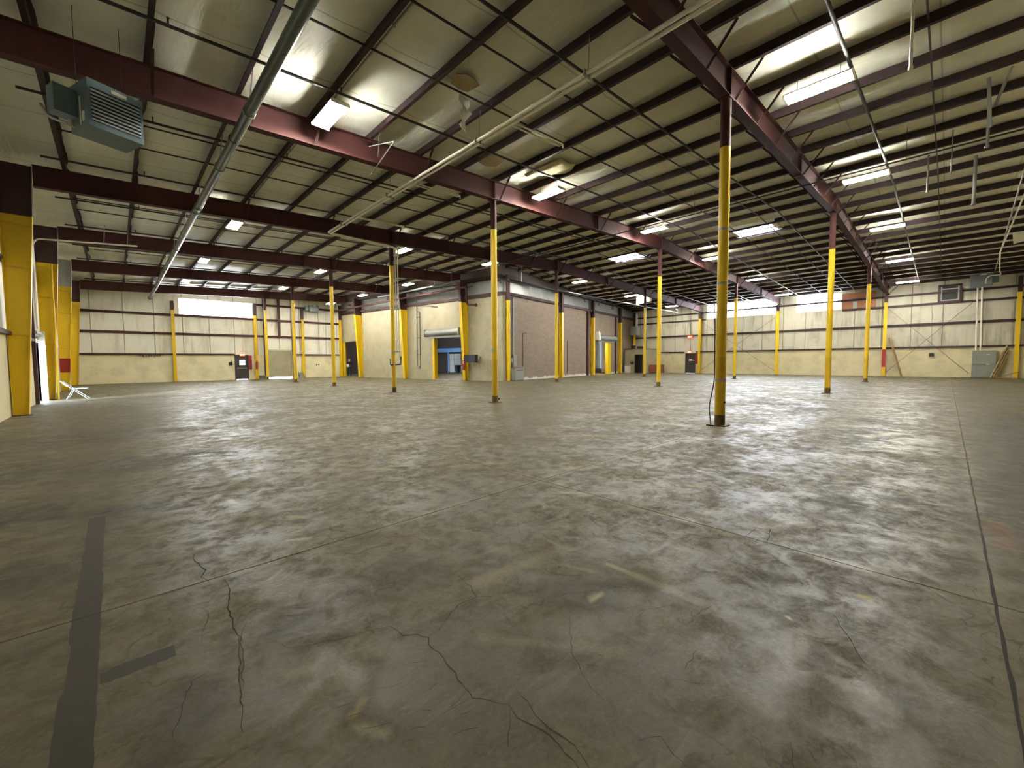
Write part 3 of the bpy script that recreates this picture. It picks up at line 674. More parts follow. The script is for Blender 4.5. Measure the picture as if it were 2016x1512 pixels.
# tapered columns of the cream wall
for s, lab, wrap in ((3.42, 'tapered yellow column at the right jamb of the cream wall roll-up door', True), (10.4, 'tapered yellow column in the middle of the cream wall', False), (16.95, 'tapered yellow column right of the person doorway', False)):
    wx, wy = box_w(-.02, s); t = thing('tapered_column', lab, 'column', (wx, wy, 0), BA, 'tapered cream wall columns')
    xi = lambda z: -.34 - .34*z/5.85
    m = MB(); ibeam_col(m, 0, xi(.02), xi(5.85), .02, 5.85, 0, .24); m.build('yellow_shaft', M['yellow'], t)
    m = MB(); ibeam_col(m, 0, xi(5.85), -.8, 5.85, 7.35, 0, .24); m.build('upper_shaft', M['steel_dark'], t)
    MB().box((-.42, -.16, 0), (.02, .16, .02)).build('base_plate', M['grime'], t)
    if wrap:
        MB().box((xi(1.2)-.02, -.125, .8), (xi(1.2)+.05, .125, 1.95)).build('red_sign_wrap', M['red'], t)
        wrapo = t.children[-1]
        for k in range(5): MB().box((xi(1.2)-.03, -.06 + .02*(k % 2), 1.28+k*.12), (xi(1.2)-.02, .05, 1.28+k*.12+.06)).build('sign_lettering', M['label'], wrapo)
for s, lab, yl in ((.45, 'yellow pipe column at the corner of the brick block', 5.75), (8.0, 'yellow column on the brick wall behind the rusty footed pipe column', 5.55), (14.15, 'yellow column on the brick wall at the left of the second roll-up door', 5.6), (21.05, 'yellow column on the brick wall right of the second roll-up door', 5.6)):
    wx, wy = box_w(s, -.18 if s > 1 else -.16)
    t = thing('wall_column', lab, 'column', (wx, wy, 0), BA, 'brick wall columns')
    if s < 1:
        MB().tube([(0, 0, .02), (0, 0, yl)], .16, 20).build('yellow_shaft', M['yellow'], t); MB().tube([(0, 0, yl), (0, 0, 7.5)], .16, 20).build('upper_shaft', M['steel_dark'], t)
    else:
        for a, b, nme, mt in ((.02, yl, 'yellow_shaft', 'yellow'), (yl, 7.5, 'upper_shaft', 'steel_dark')):
            MB().box((-.14, -.15, a), (.14, -.135, b)).box((-.14, .135, a), (.14, .15, b)).box((-.008, -.15, a), (.008, .15, b)).build(nme, M[mt], t)
    MB().box((-.18, -.18, 0), (.18, .175 if s > 1 else .155, .02)).build('base_plate', M['grime'], t)
# ------------------------------------------------------------------ rafters
RL = ['nearest roof rafter, crossing the upper right over the tallest column', 'long dark red rafter crossing the upper left behind the big unit heater', 'third rafter from the front, above the conduit column', 'fourth rafter, running from the left wall to the cream block', 'fifth rafter, running to the cream block', 'last rafter, just in front of the left end wall window']
for i, y in enumerate(FRAMES):
    x0 = -1.45; x1 = XR-.2 if i < 3 else yend(0)*0 + (BOX[0] - (y-BOX[1])*math.tan(BA)) - .35
    t = thing('steel_rafter', RL[i], 'rafter', (x0, y, roof(x0)), 0, 'steel rafters')
    xsr = sorted({x0, x1} | {x for x in (6, 9.55, 13.9, 20, RIDGE_X, 26, 31.5) if x0 < x < x1})
    m = MB(); top = MB(); bot = MB()
    for a, b in zip(xsr, xsr[1:]):
        m.prism([(a, raft_bot(a)), (b, raft_bot(b)), (b, roof(b)), (a, roof(a))], 'y', y-.006, y+.006)
        top.prism([(a, roof(a)-.016), (b, roof(b)-.016), (b, roof(b)), (a, roof(a))], 'y', y-.1, y+.1)
        bot.prism([(a, raft_bot(a)), (b, raft_bot(b)), (b, raft_bot(b)+.018), (a, raft_bot(a)+.018)], 'y', y-.11, y+.11)
    m.build('rafter_web', M['steel'], t, off=t.location); top.build('top_flange', M['steel'], t, off=t.location); bot.build('bottom_flange', M['steel'], t, off=t.location)
    for x in ((15.6, 27.4, 39) if i < 3 else (8.0,)):
        if x < x1: MB().box((x-.02, y-.1, raft_bot(x)-.03), (x+.02, y+.1, roof(x)-.01)).build('splice_plate', M['steel_dark'], t, off=t.location)
    for x in (COLX if i < 3 else COLX[:1]):
        MB().box((x-.008, y-.1, raft_bot(x)+.01), (x+.008, y+.1, roof(x)-.01)).build('web_stiffener', M['steel'], t, off=t.location)
    for k, px in enumerate(PURX):
        if not x0+1 < px < x1-.5 or (k % 2 == 0 and i != 0): continue
        for s in (-1, 1):
            MB().bar((px+.03, y+s*.1, raft_bot(px)+.03), (px+.03, y+s*.62, roof(px)+.03), .05, .006).bar((px+.052, y+s*.1, raft_bot(px)+.03), (px+.052, y+s*.62, roof(px)+.03), .006, .05).build('flange_brace', M['steel_dark'], t, off=t.location)
# ------------------------------------------------------------------ purlins
for k, px in enumerate(PURX):
    z = roof(px); y1 = min(yend(px)-.1, YB-.02)
    m = MB()
    m.box((px-.004, YF+.02, z+.001), (px+.004, y1, z+.24))
    m.box((px-.08, YF+.02, z+.001), (px, y1, z+.008)).box((px-.08, YF+.02, z+.008), (px-.073, y1, z+.028))
    m.box((px, YF+.02, z+.232), (px+.075, y1, z+.24))
    side = '%s roof purlin counted from the left side wall' % (['first','second','third','fourth','fifth','sixth','seventh','eighth','ninth','tenth','eleventh','twelfth','thirteenth','fourteenth','fifteenth'][k]) if k < 15 else '%s roof purlin counted from the far right wall' % (['first','second','third','fourth','fifth','sixth','seventh','eighth','ninth','tenth','eleventh','twelfth','thirteenth','fourteenth','fifteenth','sixteenth'][30-k])
    tag(m.build('roof_purlin', M['purlin']), 'dark red ' + side, 'purlin', 'roof purlins')
# sag rods between the purlins (two per bay)
BAYS = [(YF+.1, 3.4)] + list(zip(FRAMES, FRAMES[1:]))
n = 0; RODY = [.45] + [a+o for a, b in BAYS[1:] for o in (2.85, 4.3)]
for y in RODY:
    m = MB(); xe = XR-.2 if y < 21 else None
    if xe is None: xe = BOX[0] - (y-BOX[1])*math.tan(BA) - .6
    for a, b in zip(PURX, PURX[1:]):
        if b > xe: break
        m.bar((a+.006, y, roof(a)+.05), (b-.006, y, roof(b)+.05), .03, .03)
    tag(m.build('sag_rod', M['purlin']), 'thin dark sag rod line between purlins, %s counted from the camera end' % ORD[n], 'rod', 'sag rods'); n += 1
# ------------------------------------------------------------------ sprinkler branch pipes
n = 0
for y in (1.6, 5.4, 9.25, 13.15, 17.0, 20.8, 24.6, 28.4, 31.95, 36.0, 39.2):
    xe = XR-1.2 if y < 21 else BOX[0] - (y-BOX[1])*math.tan(BA) - .6
    if 21 < y < 22: xe = BOX[0]-.6
    t = thing('sprinkler_pipe', 'dark sprinkler branch pipe under the purlins, %s counted from the camera end' % ORD[n], 'pipe', (-1.9, y, roof(-1.9)), 0, 'sprinkler branch pipes'); n += 1
    dz = -.055
    pts = [(x, y, roof(x)+dz) for x in ([-1.2, RIDGE_X, xe] if xe > RIDGE_X else [-1.2, xe])]
    bp_ = MB().tube(pts, .03 if y > 2 else .034, 8).build('branch_pipe', M['pipe_black'], t, off=t.location)
    x = .9
    heads = 0
    while x < xe-.4 and heads < 16:
        m = MB(); m.tube([(x, y, roof(x)+dz), (x, y, roof(x)+dz+.12)], .014, 6).tube([(x, y, roof(x)+dz+.12), (x, y, roof(x)+dz+.13)], .022, 8); m.build('sprinkler_head', M['steel'], bp_, off=t.location)
        x += 2.9; heads += 1
# ------------------------------------------------------------------ big grey main and twin ivory conduits
t = thing('sprinkler_main', 'large grey sprinkler main pipe running along the upper left', 'pipe', (2.14, 0, 6.4))
MB().tube([(0, -3.5, 0), (0, 41.2, 0)], .1, 18).build('main_pipe', M['pipe_grey'], t)
for y in (-.9, 5.1, 11.1, 17.1, 23.1, 29.1, 35.1): MB().tube([(0, y-.05, 0), (0, y+.05, 0)], .118, 18).build('pipe_coupling', M['pipe_grey'], t)
for y in (2.2, 5.6, 9.7, 12.9, 16.6, 20.4, 24.4, 28.2, 32.0, 35.8, 39.6):
    MB().tube([(.0, y, .1), (.09, y, .84)], .012, 6).tube([(-.11, y, .0), (-.08, y, .09), (0, y, .13), (.08, y, .09), (.11, y, 0), (.08, y, -.09), (0, y, -.115), (-.08, y, -.09), (-.11, y, 0)], .012, 6).build('pipe_hanger', M['galv'], t)
MB().tube([(0, 41.2, 0), (0, 41.75, 0)], .1, 18).tube([(0, 41.6, 0), (0, 41.72, -.02)], .13, 14).build('pipe_end', M['pipe_grey'], t)
t = thing('conduit_run', 'pair of ivory conduits running under the rafters to the conduit column', 'conduit', (6.6, 0, 6.75))
for dx in (-.062, .072):
    MB().tube(bend([(dx, -3.4, 0), (dx, 17.75+dx, 0), (2.85+dx, 17.9+dx, 0), (3.16+dx, 17.98, -.02), (3.16+dx, 17.98, -.4)], .12), .038, 10).build('ivory_conduit', M['pipe_white'], t)
for y in (2.1, 4.8, 8.0, 12.5, 16.2): MB().box((-.13, y-.02, -.05), (.14, y+.02, .055)).tube([(0, y, .05), (.05, y, .75)], .008, 5).build('conduit_hanger', M['galv'], t)
for y, L in ((6.85, 1.65), (11.15, 1.7), (15.1, 1.9)):
    m = MB(); m.tube(bend([(.1, y, 0), (L, y-.1, .04), (L, y-.1, -.05)], .05), .02, 8).tube(bend([(.1, y+.12, 0), (L, y+.02, .04), (L, y-.1, .04)], .05), .02, 8); m.build('branch_conduit', M['pipe_white'], t)
# conduits above the light rows
LX = [3.72, 11.22, 18.72, 26.22, 33.72, 41.22]
for k, x in enumerate(LX):
    y1 = min(yend(x)-.8, 38)
    m = MB(); z = roof(x)+.1
    m.tube([(x+.13, -3, z+.02), (x+.13, y1, z+.02)], .018, 8)
    for y in [j*3.0-2 for j in range(int((y1+2)/3)+1)]: m.box((x+.10, y-.01, z-.0), (x+.16, y+.01, z+.05))
    tag(m.build('power_conduit', M['galv']), 'thin grey power conduit above the %s row of strip lights from the left' % ORD[k], 'conduit', 'light row conduits')
m = MB(); m.tube([(16.6, -3.2, 7.12), (16.6, 19.2, 7.12)], .024, 8)
for y in range(-2, 19, 3): m.tube([(16.6, y, 7.12), (16.6, y, 8.05)], .007, 5)
tag(m.build('hanging_pipe', M['pipe_black']), 'long thin pipe hung across the right rafter, above the second right hand strip light', 'pipe')
# ------------------------------------------------------------------ strip lights
def make_light(loc, label):
    t = thing('strip_light', label, 'light fixture', loc, 0, 'fluorescent strip lights')
    m = MB(); m.prism([(-.188, .035), (-.175, .07), (.175, .07), (.188, .035), (.035, .05), (.03, .03), (-.03, .03), (-.035, .05)], 'y', -.61, .61); m.build('housing', M['white'], t)
    for x in (-.165, -.075, .075, .165): MB().tube([(x, -.585, .012), (x, .585, .012)], .016, 6).build('lamp_tube', M['tube'], t)
    for s in (-1, 1):
        MB().box((-.2, s*.585, -.015), (.2, s*.615, .045)).build('end_plate', M['white'], t)
        MB().tube([(0, s*.38, .07), (0, s*.38, .35)], .006, 5).build('hanger_chain', M['galv'], t)
    return t
LIGHTS = [(3.72, 9.72, None, 'big bright strip light at upper left, before the second rafter'), (3.72, 19.86, None, 'strip light just behind the third rafter, right of the grey main pipe'), (3.72, 27.76, None, 'strip light behind the fourth rafter, near the grey main pipe'), (3.72, 35.3, None, 'strip light behind the fifth rafter, above the left window'),
          (11.22, 9.83, None, 'bright strip light above and right of the middle yellow pipe column'), (11.22, 19.87, None, 'strip light right of the conduit column top'), (9.72, 27.67, None, 'strip light left of the top of the open floor yellow column'), (9.72, 35.7, None, 'strip light above the overhead door'),
          (17.22, 19.9, None, 'strip light half hidden by the middle yellow pipe column'), (16.13, 28.0, 7.2, 'strip light above the middle tapered cream wall column'), (15.2, 33.8, 6.98, 'strip light left of the top of the tapered column by the person doorway'), (14.1, 38.0, 6.64, 'strip light hanging low by the open floor yellow column'),
          (11.22, 2.12, None, 'nearest strip light at upper right, showing its separate tubes'), (18.72, 2.12, None, 'second strip light along the right hand row, behind the nearest one'), (26.22, 2.12, None, 'third strip light along the right hand row'), (33.72, 2.12, None, 'fourth strip light along the right hand row'), (41.22, 2.12, None, 'last strip light of the right hand row, near the exhaust fan'),
          (18.72, 9.77, None, 'strip light above the column left of the tallest front column'), (26.22, 9.85, None, 'strip light partly behind the tallest front column'), (33.72, 9.71, None, 'strip light right of the tallest front column, before the long right window'), (41.22, 9.76, None, 'strip light nearest the gap between the two right wall windows'),
          (26.22, 19.77, None, 'strip light above the brick wall, over the pair of columns'), (33.72, 19.67, None, 'strip light beside the torn white panel over the second roll-up door'), (41.22, 19.49, None, 'strip light over the small white corner room')]
proto = None
for x, y, z, lab in LIGHTS:
    loc = (x, y, z if z else roof(x)-.35)
    if proto is None: proto = make_light(loc, lab)
    else: dup(proto, loc, lab)
# one glimpsed in the inner block, one unseen and added to brighten it
for x, y, z, lab in ((8, 9, 5.6, 'small strip light glimpsed inside the roll-up door opening of the cream wall'), (11, 15, 5.6, 'unseen strip light added deep inside the inner block to brighten its interior')):
    wx, wy = box_w(x, y); dup(proto, (wx, wy, z), lab)
wx, wy = box_w(16.8, 1.6); dup(proto, (wx, wy, 3.95), 'strip light added to light the pale wall behind the second roll-up door')  # added lamp, lights the pale wall behind the brick wall opening
# ------------------------------------------------------------------ unit heaters
def unit_heater(loc, rot, label, w=.72, d=.62, h=.74, rods=None, hood=-1):
    t = thing('unit_heater', label, 'heater', loc, rot, 'unit heaters')
    m = MB()                                        # cabinet, open at the front
    m.box((0, 0, 0), (w, .03, .09)).box((0, 0, h-.13), (w, .03, h)).box((0, 0, .09), (.04, .03, h-.13)).box((w-.04, 0, .09), (w, .03, h-.13))
    m.box((0, .03, 0), (.02, d, h)).box((w-.02, .03, 0), (w, d, h)).box((0, .03, h-.02), (w, d, h)).box((0, d-.02, 0), (w, d, h)); cb_ = m.build('cabinet', M['heater'], t)
    MB().box((.02, .03, .0), (w-.02, d-.02, .02)).build('bottom_pan', M['heater'], t)
    MB().box((.03, .16, .05), (w-.03, .2, h-.05)).build('heat_exchanger', M['heater_dark'], t)
    for k in range(9):
        z = .115 + k*(h-.27)/8.3
        MB().add([(.04, -.012, z-.004), (w-.04, -.012, z-.004), (w-.04, .05, z+.05), (.04, .05, z+.05), (.04, -.012, z-.016), (w-.04, -.012, z-.016), (w-.04, .058, z+.04), (.04, .058, z+.04)], [(0,1,2,3), (7,6,5,4), (0,4,5,1), (3,2,6,7), (0,3,7,4), (1,5,6,2)]).box((.04, -.014, z-.018), (w-.04, -.006, z+.012)).build('louver', M['louver'], cb_)
    MB().box((w*.42, -.006, h-.1), (w*.7, 0, h-.045)).build('maker_label', M['label'], cb_)
    m = MB(); m.box((-.28 if hood < 0 else w, d*.55, h*.25), (0 if hood < 0 else w+.28, d*.95, h*.82)); m.build('draft_hood', M['heater'], t)
    MB().box((-.006, .12, .1), (0, .2, .25)).box((-.006, .24, .06), (0, .28, .5)).build('service_label', M['label'], cb_)
    MB().tube(bend([(-.03, .3, .06), (-.15, .34, .02), (-.3, .5, .1), (-.34, .62, .3)], .06), .022, 8).tube([(-.1, .32, .0), (-.1, .32, .1)], .04, 8).build('gas_valve', M['galv'], t)
    for px, py in ((.06, d-.1), (w-.06, d-.1)):
        MB().tube([(px, py, h), (px, py, h+(rods or .9))], .005, 5).build('hanger_rod', M['steel_dark'], t)
    return t
unit_heater((-.13, 9.6, 5.27), math.radians(20.7), 'large blue grey unit heater hanging at upper left, louvres facing the camera', rods=1.5)
unit_heater((41.9, -.92, 6.2), math.radians(-90), 'small blue grey unit heater hanging at far right before the end wall', 1.0, .8, .8, .4, 1)
unit_heater((13.3, 41.0, 6.2), 0, 'small pale unit heater high on the left end wall, right of the overhead door', .8, .5, .55, .7)
t = thing('hanging_gas_pipe', 'pale gas pipe bending down to the far right unit heater', 'pipe', (41, -1.55, 6.9))
MB().tube(bend([(-24, -.2, .75), (-6, -.25, .25), (.3, -.6, .1), (.7, -.7, -.1), (.7, -.2, -.1), (.7, -.05, -.3), (.7, -.05, -.6)], .12), .03, 8).build('pipe_run', M['pipe_white'], t)
MB().tube([(-24, .1, .85), (.2, -.4, .12)], .025, 8).build('pipe_run', M['galv'], t)
# hanging straps and drops at the upper right
for (x, y, z0, z1, r, mt, lab) in ((9.7, .58, 6.2, 7.55, .022, 'pipe_white', 'ivory conduit drop hanging at the upper right, right of the nearest strip light'),
        (15.6, -.50, 6.55, 7.75, .03, 'conduit_grey', 'grey vertical conduit hanging near the right picture edge, upper one'), (20.2, -.42, 6.35, 7.9, .045, 'conduit_grey', 'grey thick conduit hanging near the right edge, lower one'), (18.9, .62, 6.7, 7.85, .025, 'conduit_grey', 'thin grey conduit drop between the right hand lights and the right edge'), (17.2, .1, 6.6, 7.8, .014, 'conduit_grey', 'very thin hanger rod at upper right above the long conduit')):
    m = MB().tube([(x, y, z0), (x, y, z1)], r, 8); m.tube([(x, y, z0), (x, y, z0+.05)], r*1.5, 8)
    tag(m.build('hanging_conduit', M[mt]), lab, 'conduit', 'hanging conduits')
t = thing('hanging_bracket', 'grey Y shaped conduit bracket at the right picture edge', 'bracket', (14.4, -.6, 7.0))
MB().bar((0, .17, .7), (.3, .1, -.3), .06, .03).bar((-.2, -.15, .7), (.2, .05, .1), .05, .03).build('bracket_arm', M['conduit_grey'], t)
# hooks / trapezes
t = thing('pipe_hook', 'bent grey conduit hook hanging under the second rafter', 'conduit', (5.1, 9.3, 6.7))
MB().tube(bend([(-.2, 1.0, .2), (-.05, -.0, .0), (.3, 2.2, -.1)], .03), .012, 6).tube([(-.02, .9, -.02), (.04, .9, .6)], .007, 5).build('hook_conduit', M['conduit_grey'], t)
t = thing('wall_pipe', 'pale pipe running from the left wall behind the first column', 'pipe', (-2.0, 24.6, 6.25))
MB().tube(bend([(-.13, .3, -3.4), (-.13, .3, -.1), (.0, .25, .12), (2.9, -.8, .15)], .15), .034, 8).build('pipe_run', M['pipe_white'], t)
for a in (1.9, 2.6): MB().tube([(a, -.45-.1*a, .15), (a+.05, -.45-.1*a, .85)], .015, 6).build('pipe_hanger', M['galv'], t)
t = thing('sprinkler_cross_pipe', 'long grey pipe crossing before the brick wall under the roof', 'pipe', (17.6, 19.0, 6.4))
MB().tube([(-.6, 0, 0), (24.0, .1, -.18)], .045, 10).build('pipe_run', M['pipe_grey'], t)
for k in range(7): MB().tube([(1.5+3.5*k, .02, 0), (1.5+3.5*k, .02, 1.4)], .01, 5).build('hanger_rod', M['galv'], t)
MB().tube([(24.0, .1, -.18), (24.0, .1, .15), (23.6, .1, .15)], .02, 6).build('pipe_stub', M['galv'], t)
# pipe along the cream wall and its drain
def boxthing(name, label, cat, x, y, z, group=None):
    wx, wy = box_w(x, y); return thing(name, label, cat, (wx, wy, z), BA, group)
t = boxthing('fire_main', 'dark pipe along the top of the cream wall ending in a brown elbow', 'pipe', -.9, 3, 6.5)
MB().tube(bend([(0, 17.5, -.1), (0, .2, .3), (0, -.4, .3), (0, -.45, -.95), (0, -1.3, -1.05)], .2), .075, 10).build('pipe_run', M['steel'], t)
MB().tube([(0, -1.3, -1.05), (0, -1.36, -1.06)], .12, 12).build('pipe_flange', M['steel'], t)
t = boxthing('roof_drain_pipe', 'grey pipe hung by rods below the rafters before the cream wall', 'pipe', -1.6, 3, 7.0)
MB().tube([(0, 9, -.1), (0, -.5, .15)], .08, 10).build('pipe_run', M['pipe_grey'], t)
for y in (.4, 2.2, 6.5): MB().tube([(0, y, .05), (0, y, .95)], .012, 5).build('hanger_rod', M['galv'], t)
# twin conduits with switch on the cream wall
t = boxthing('conduit_ladder', 'pair of dark conduits down the cream wall to a switch box', 'conduit', -.06, 8.85, 0)
MB().tube([(0, .18, 1.05), (0, .12, 6.6)], .025, 8).tube(bend([(0, .12, 5.6), (0, -.22, 5.55), (0, -.2, 1.05)], .08), .025, 8).build('conduit', M['pipe_black'], t)
for z in (5.1, 3.4, 2.0): MB().box((-.02, -.24, z), (.03, .2, z+.05)).build('conduit_strap', M['pipe_black'], t)
MB().box((-.08, -.15, .85), (.04, .2, 1.12)).build('switch_box', M['grey_box'], t)
t = boxthing('conduit_loop', 'thin grey conduit loop with boxes low on the cream wall near its corner', 'conduit', -.03, 1.6, 0)
MB().tube(bend([(0, .55, 1.75), (0, .55, .92), (0, -.48, .92), (0, -.48, 1.52), (0, -.85, 1.55)], .08), .018, 6).build('conduit', M['galv'], t)
for y, z in ((.55, 1.75), (.55, .92), (-.48, .92), (-.85, 1.55)): MB().box((-.04, y-.05, z-.05), (.02, y+.05, z+.05)).build('junction_box', M['galv'], t)
t = boxthing('sprinkler_stub', 'thin dark pipe stub sticking out near the top of the cream wall', 'pipe', -.5, 7.2, 5.75)
MB().tube([(.2, 1.6, .25), (0, -1.1, -.05)], .02, 6).tube([(.03, -.5, .02), (0, -1.15, -.055)], .04, 8).build('stub_pipe', M['steel_dark'], t)
t = boxthing('wall_monitor', 'black boxy monitor bracketed to the column by the roll-up door', 'monitor', -.75, 2.9, 1.35)
MB().box((0, -.95, 0), (.3, .15, .56)).build('monitor_case', M['black'], t); MB().box((-.012, -.9, .05), (0, -.3, .51)).build('monitor_screen', M['navy'], t.children[0])
MB().bar((.15, .1, .3), (.25, .45, .3), .06, .06).build('monitor_arm', M['black'], t)
MB().tube([(.28, -.4, -1.34), (.28, -.4, .0)], .012, 6).build('monitor_cable', M['galv'], t)
# ------------------------------------------------------------------ roll-up doors of the block
def shutter(name, x, y, zc, u0, u1, alongx, label, jambs):
    t = boxthing(name, label, 'roll-up door', 0, 0, 0); r = .26
    if alongx: path = [(u0, -.3, zc), (u1, -.3, zc)]
    else: path = [(-.3, u0, zc), (-.3, u1, zc)]
    MB().tube(path, r, 18).build('shutter_hood', M['shutter'], t)
    m = MB()
    for u in (u0, u1):
        if alongx: m.box((u-.02, -.62, zc-.3), (u+.02, 0, zc+.3))
        else: m.box((-.62, u-.02, zc-.3), (0, u+.02, zc+.3))
    m.build('hood_bracket', M['shutter'], t)
    for a, b in jambs:
        if alongx: MB().box((a, -.05, 0), (b, .3, zc-.2)).build('yellow_jamb', M['yellow'], t)
        else: MB().box((-.05, a, 0), (.3, b, zc-.2)).build('yellow_jamb', M['yellow'], t)
    b = MB()
    if alongx: b.box((u0+.1, -.25, zc-.42), (u1-.1, -.15, zc-.25))
    else: b.box((-.25, u0+.1, zc-.42), (-.15, u1-.1, zc-.25))
    b.build('bottom_bar', M['shutter'], t); return t
shutter('rolling_shutter', 0, 0, 3.72, 3.8, 7.55, False, 'rolled up grey shutter above the cream wall opening', [(6.95, 7.2)])
t = shutter('rolling_shutter', 0, 0, 3.72, 15.2, 19.4, True, 'rolled up grey shutter above the brick wall opening', [(18.15, 18.85), (14.85, 14.95)])
MB().box((14.85, -.5, 3.95), (15.35, -.05, 4.15)).box((14.95, -.45, 4.15), (15.2, -.1, 4.32)).box((14.85, -.55, 3.45), (15.2, -.05, 3.95)).build('shutter_motor', M['white'], t)
t = boxthing('door_jamb', 'yellow jamb plate at the left of the person doorway', 'door jamb', 0, 20.35, 0)
MB().box((-.05, -.3, 0), (.2, .12, 3.4)).build('jamb_plate', M['yellow'], t)
# seen through the roll-up door
t = boxthing('portal_frame', 'blue painted beam and post deep inside the roll-up door opening', 'frame', 14.2, 17.5, 0)
MB().box((-.15, -4.5, 2.62), (.15, 9, 3.08)).build('portal_beam', M['blue'], t)
MB().box((-.08, 2.15, 0), (.08, 2.31, 2.62)).build('portal_post', M['blue'], t)
for i, (y0, y1, z0, z1, lab) in enumerate(((20.1, 21.2, .05, .95, 'lower left white carton inside the roll-up door opening'), (18.9, 20.0, .05, .95, 'lower right white carton, behind the bin inside the roll-up door'), (20.1, 21.2, .97, 1.75, 'middle left white carton of the stack inside the roll-up door'), (18.9, 20.0, .97, 1.75, 'middle right white carton of the stack inside the roll-up door'), (20.1, 21.2, 1.77, 2.4, 'top left white carton of the stack inside the roll-up door'), (18.9, 20.0, 1.77, 2.4, 'top right white carton of the stack inside the roll-up door'))):
    z0 = z0 if z0 > .1 else 0
    t = boxthing('carton', lab, 'box', 15.9, (y0+y1)/2, z0, 'white cartons'); w_ = (y1-y0)/2
    MB().box((-.4, -w_, 0), (.4, w_, z1-z0)).build('carton_body', M['white'], t); MB().box((-.405, -w_, (z1-z0)*.86), (-.4, w_, (z1-z0)*.9)).build('carton_tape', M['label'], t)
t = boxthing('trash_bin', 'dark navy rubbish bin before the white cartons inside the roll-up door', 'bin', 15.0, 18.95, 0)
MB().tube([(0, 0, 0), (0, 0, .9)], .3, 14, r1=.38).build('bin_body', M['navy'], t); MB().tube([(0, 0, .9), (0, 0, .98)], .42, 14).build('bin_lid', M['navy'], t)
# ------------------------------------------------------------------ boxes and conduits on the brick wall
t = boxthing('electrical_disconnect', 'tall grey disconnect box on the brick wall near the corner', 'electrical box', 1.15, -.02, 1.05)
MB().box((-.2, -.22, 0), (.2, 0, .82)).build('box_body', M['grey_box'], t); MB().box((-.17, -.235, .04), (.17, -.22, .78)).build('box_door', M['grey_box'], t); MB().box((-.28, -.14, .3), (-.2, -.06, .6)).build('switch_handle', M['label'], t)
MB().tube([(-.08, -.1, .82), (-.06, -.1, 5.0)], .06, 10).build('riser_conduit', M['galv'], t)
t = boxthing('transformer', 'grey floor standing transformer beside the corner column of the brick block', 'electrical box', 1.15, -.35, 0)
MB().box((-.55, -.3, .06), (.55, .3, .86)).build('cabinet', M['grey_box'], t); MB().box((-.4, -.31, .74), (.4, -.3, .79)).build('vent_slot', M['black'], t); MB().box((-.5, -.26, 0), (.5, .26, .06)).build('plinth', M['black'], t)
t = boxthing('wall_conduit', 'thin dark conduit with a bent top on the brick wall', 'conduit', 2.46, -.025, 0)
MB().tube(bend([(.5, 0, 3.55), (0, 0, 3.55), (0, 0, 1.05)], .15), .02, 6).build('conduit', M['steel_dark'], t)
t = boxthing('wall_conduit', 'faint vertical conduit on the brick wall right of the column pair', 'conduit', 9.3, -.025, 0)
MB().tube([(0, 0, .3), (0, 0, 3.2)], .02, 6).build('conduit', M['steel_dark'], t)
# torn white panel over the second door
t = thing('torn_insulation_panel', 'torn white insulation sheet hanging near the strip light over the second roll-up door', 'insulation', (34.7, 19.05, 6.87))
vs = [(.0 + .05*math.sin(i*1.3+j), -.6*(1-i/5*.4) + i*.16, .15*j + .1*math.sin(i)) for i in range(6) for j in range(5)]
m = MB()
for i in range(6):
    for j in range(5): m.v.append((.06*math.sin(i*1.4+j*.8), .75-i*.3, (-.02*(5-i)*(4-j)*.6) + .32*j - .2))
for i in range(5):
    for j in range(4): m.f.append([i*5+j, (i+1)*5+j, (i+1)*5+j+1, i*5+j+1]); m.m.append(0); m.sm.append(True)
o = m.build('hanging_sheet', M['plastic_strip'], t); sm = o.modifiers.new('thick', 'SOLIDIFY'); sm.thickness = .02
# ------------------------------------------------------------------ torn insulation overhead
def sheet(name, mat, label, cx, cy, z, pts, drop=.02, seed=1):
    """Ragged flat patch of torn lining with thickness."""
    m = MB(); m.prism([(cx+a, cy+b) for a, b in pts], 'z', z-drop, z, 0)
    return tag(m.build(name, mat), label, 'insulation', 'torn insulation')
sheet('exposed_insulation', M['torn'], 'brown patch of exposed insulation high above the middle of the picture', 5.72, 7.42, 7.4+.07, [(-.27, -.12), (-.2, .2), (.05, .24), (.24, .19), (.3, -.17), (.06, -.26), (-.12, -.25)])
sheet('exposed_insulation', M['torn'], 'brown stained insulation patch just above the second rafter', 8.55, 9.9, 7.62, [(-.4, -.3), (-.3, .3), (.2, .4), (.45, .2), (.4, -.3), (0, -.4)])
m = MB(); pts = []
for i in range(9):
    z = 7.42 - i*.09; wv = .16 + .05*math.sin(i*1.9) - .012*i
    cx = 6.0 + .05*math.sin(i*.8); cy = 7.75 + .04*math.sin(i*1.1)
    m.v += [(cx-wv, cy, z), (cx+wv*.8, cy+.06*math.sin(i), z)]
    if i: m.f.append([2*i-2, 2*i-1, 2*i+1, 2*i]); m.m.append(0); m.sm.append(True)
o = m.build('hanging_plastic', M['plastic_strip'], recalc=False); o.modifiers.new('thick', 'SOLIDIFY').thickness = .012
tag(o, 'torn white plastic strip dangling from the brown insulation patch', 'plastic strip')
m = MB()
for i in range(9):
    for j in range(5):
        u, v = i/8, j/4
        m.v.append((10.2 + .9*v*(.4+.6*math.sin(PI*min(1, u+.2))), 8.4 + 1.6*u, 7.67 - .07*math.sin(PI*v) - .015*math.sin(5*u)))
for i in range(8):
    for j in range(4): m.f.append([i*5+j, (i+1)*5+j, (i+1)*5+j+1, i*5+j+1]); m.m.append(0); m.sm.append(True)
o = m.build('sagging_insulation', M['batt'], recalc=False); o.modifiers.new('thick', 'SOLIDIFY').thickness = .02
tag(o, 'sagging yellowish insulation batt beside the strip light above the middle column', 'insulation')
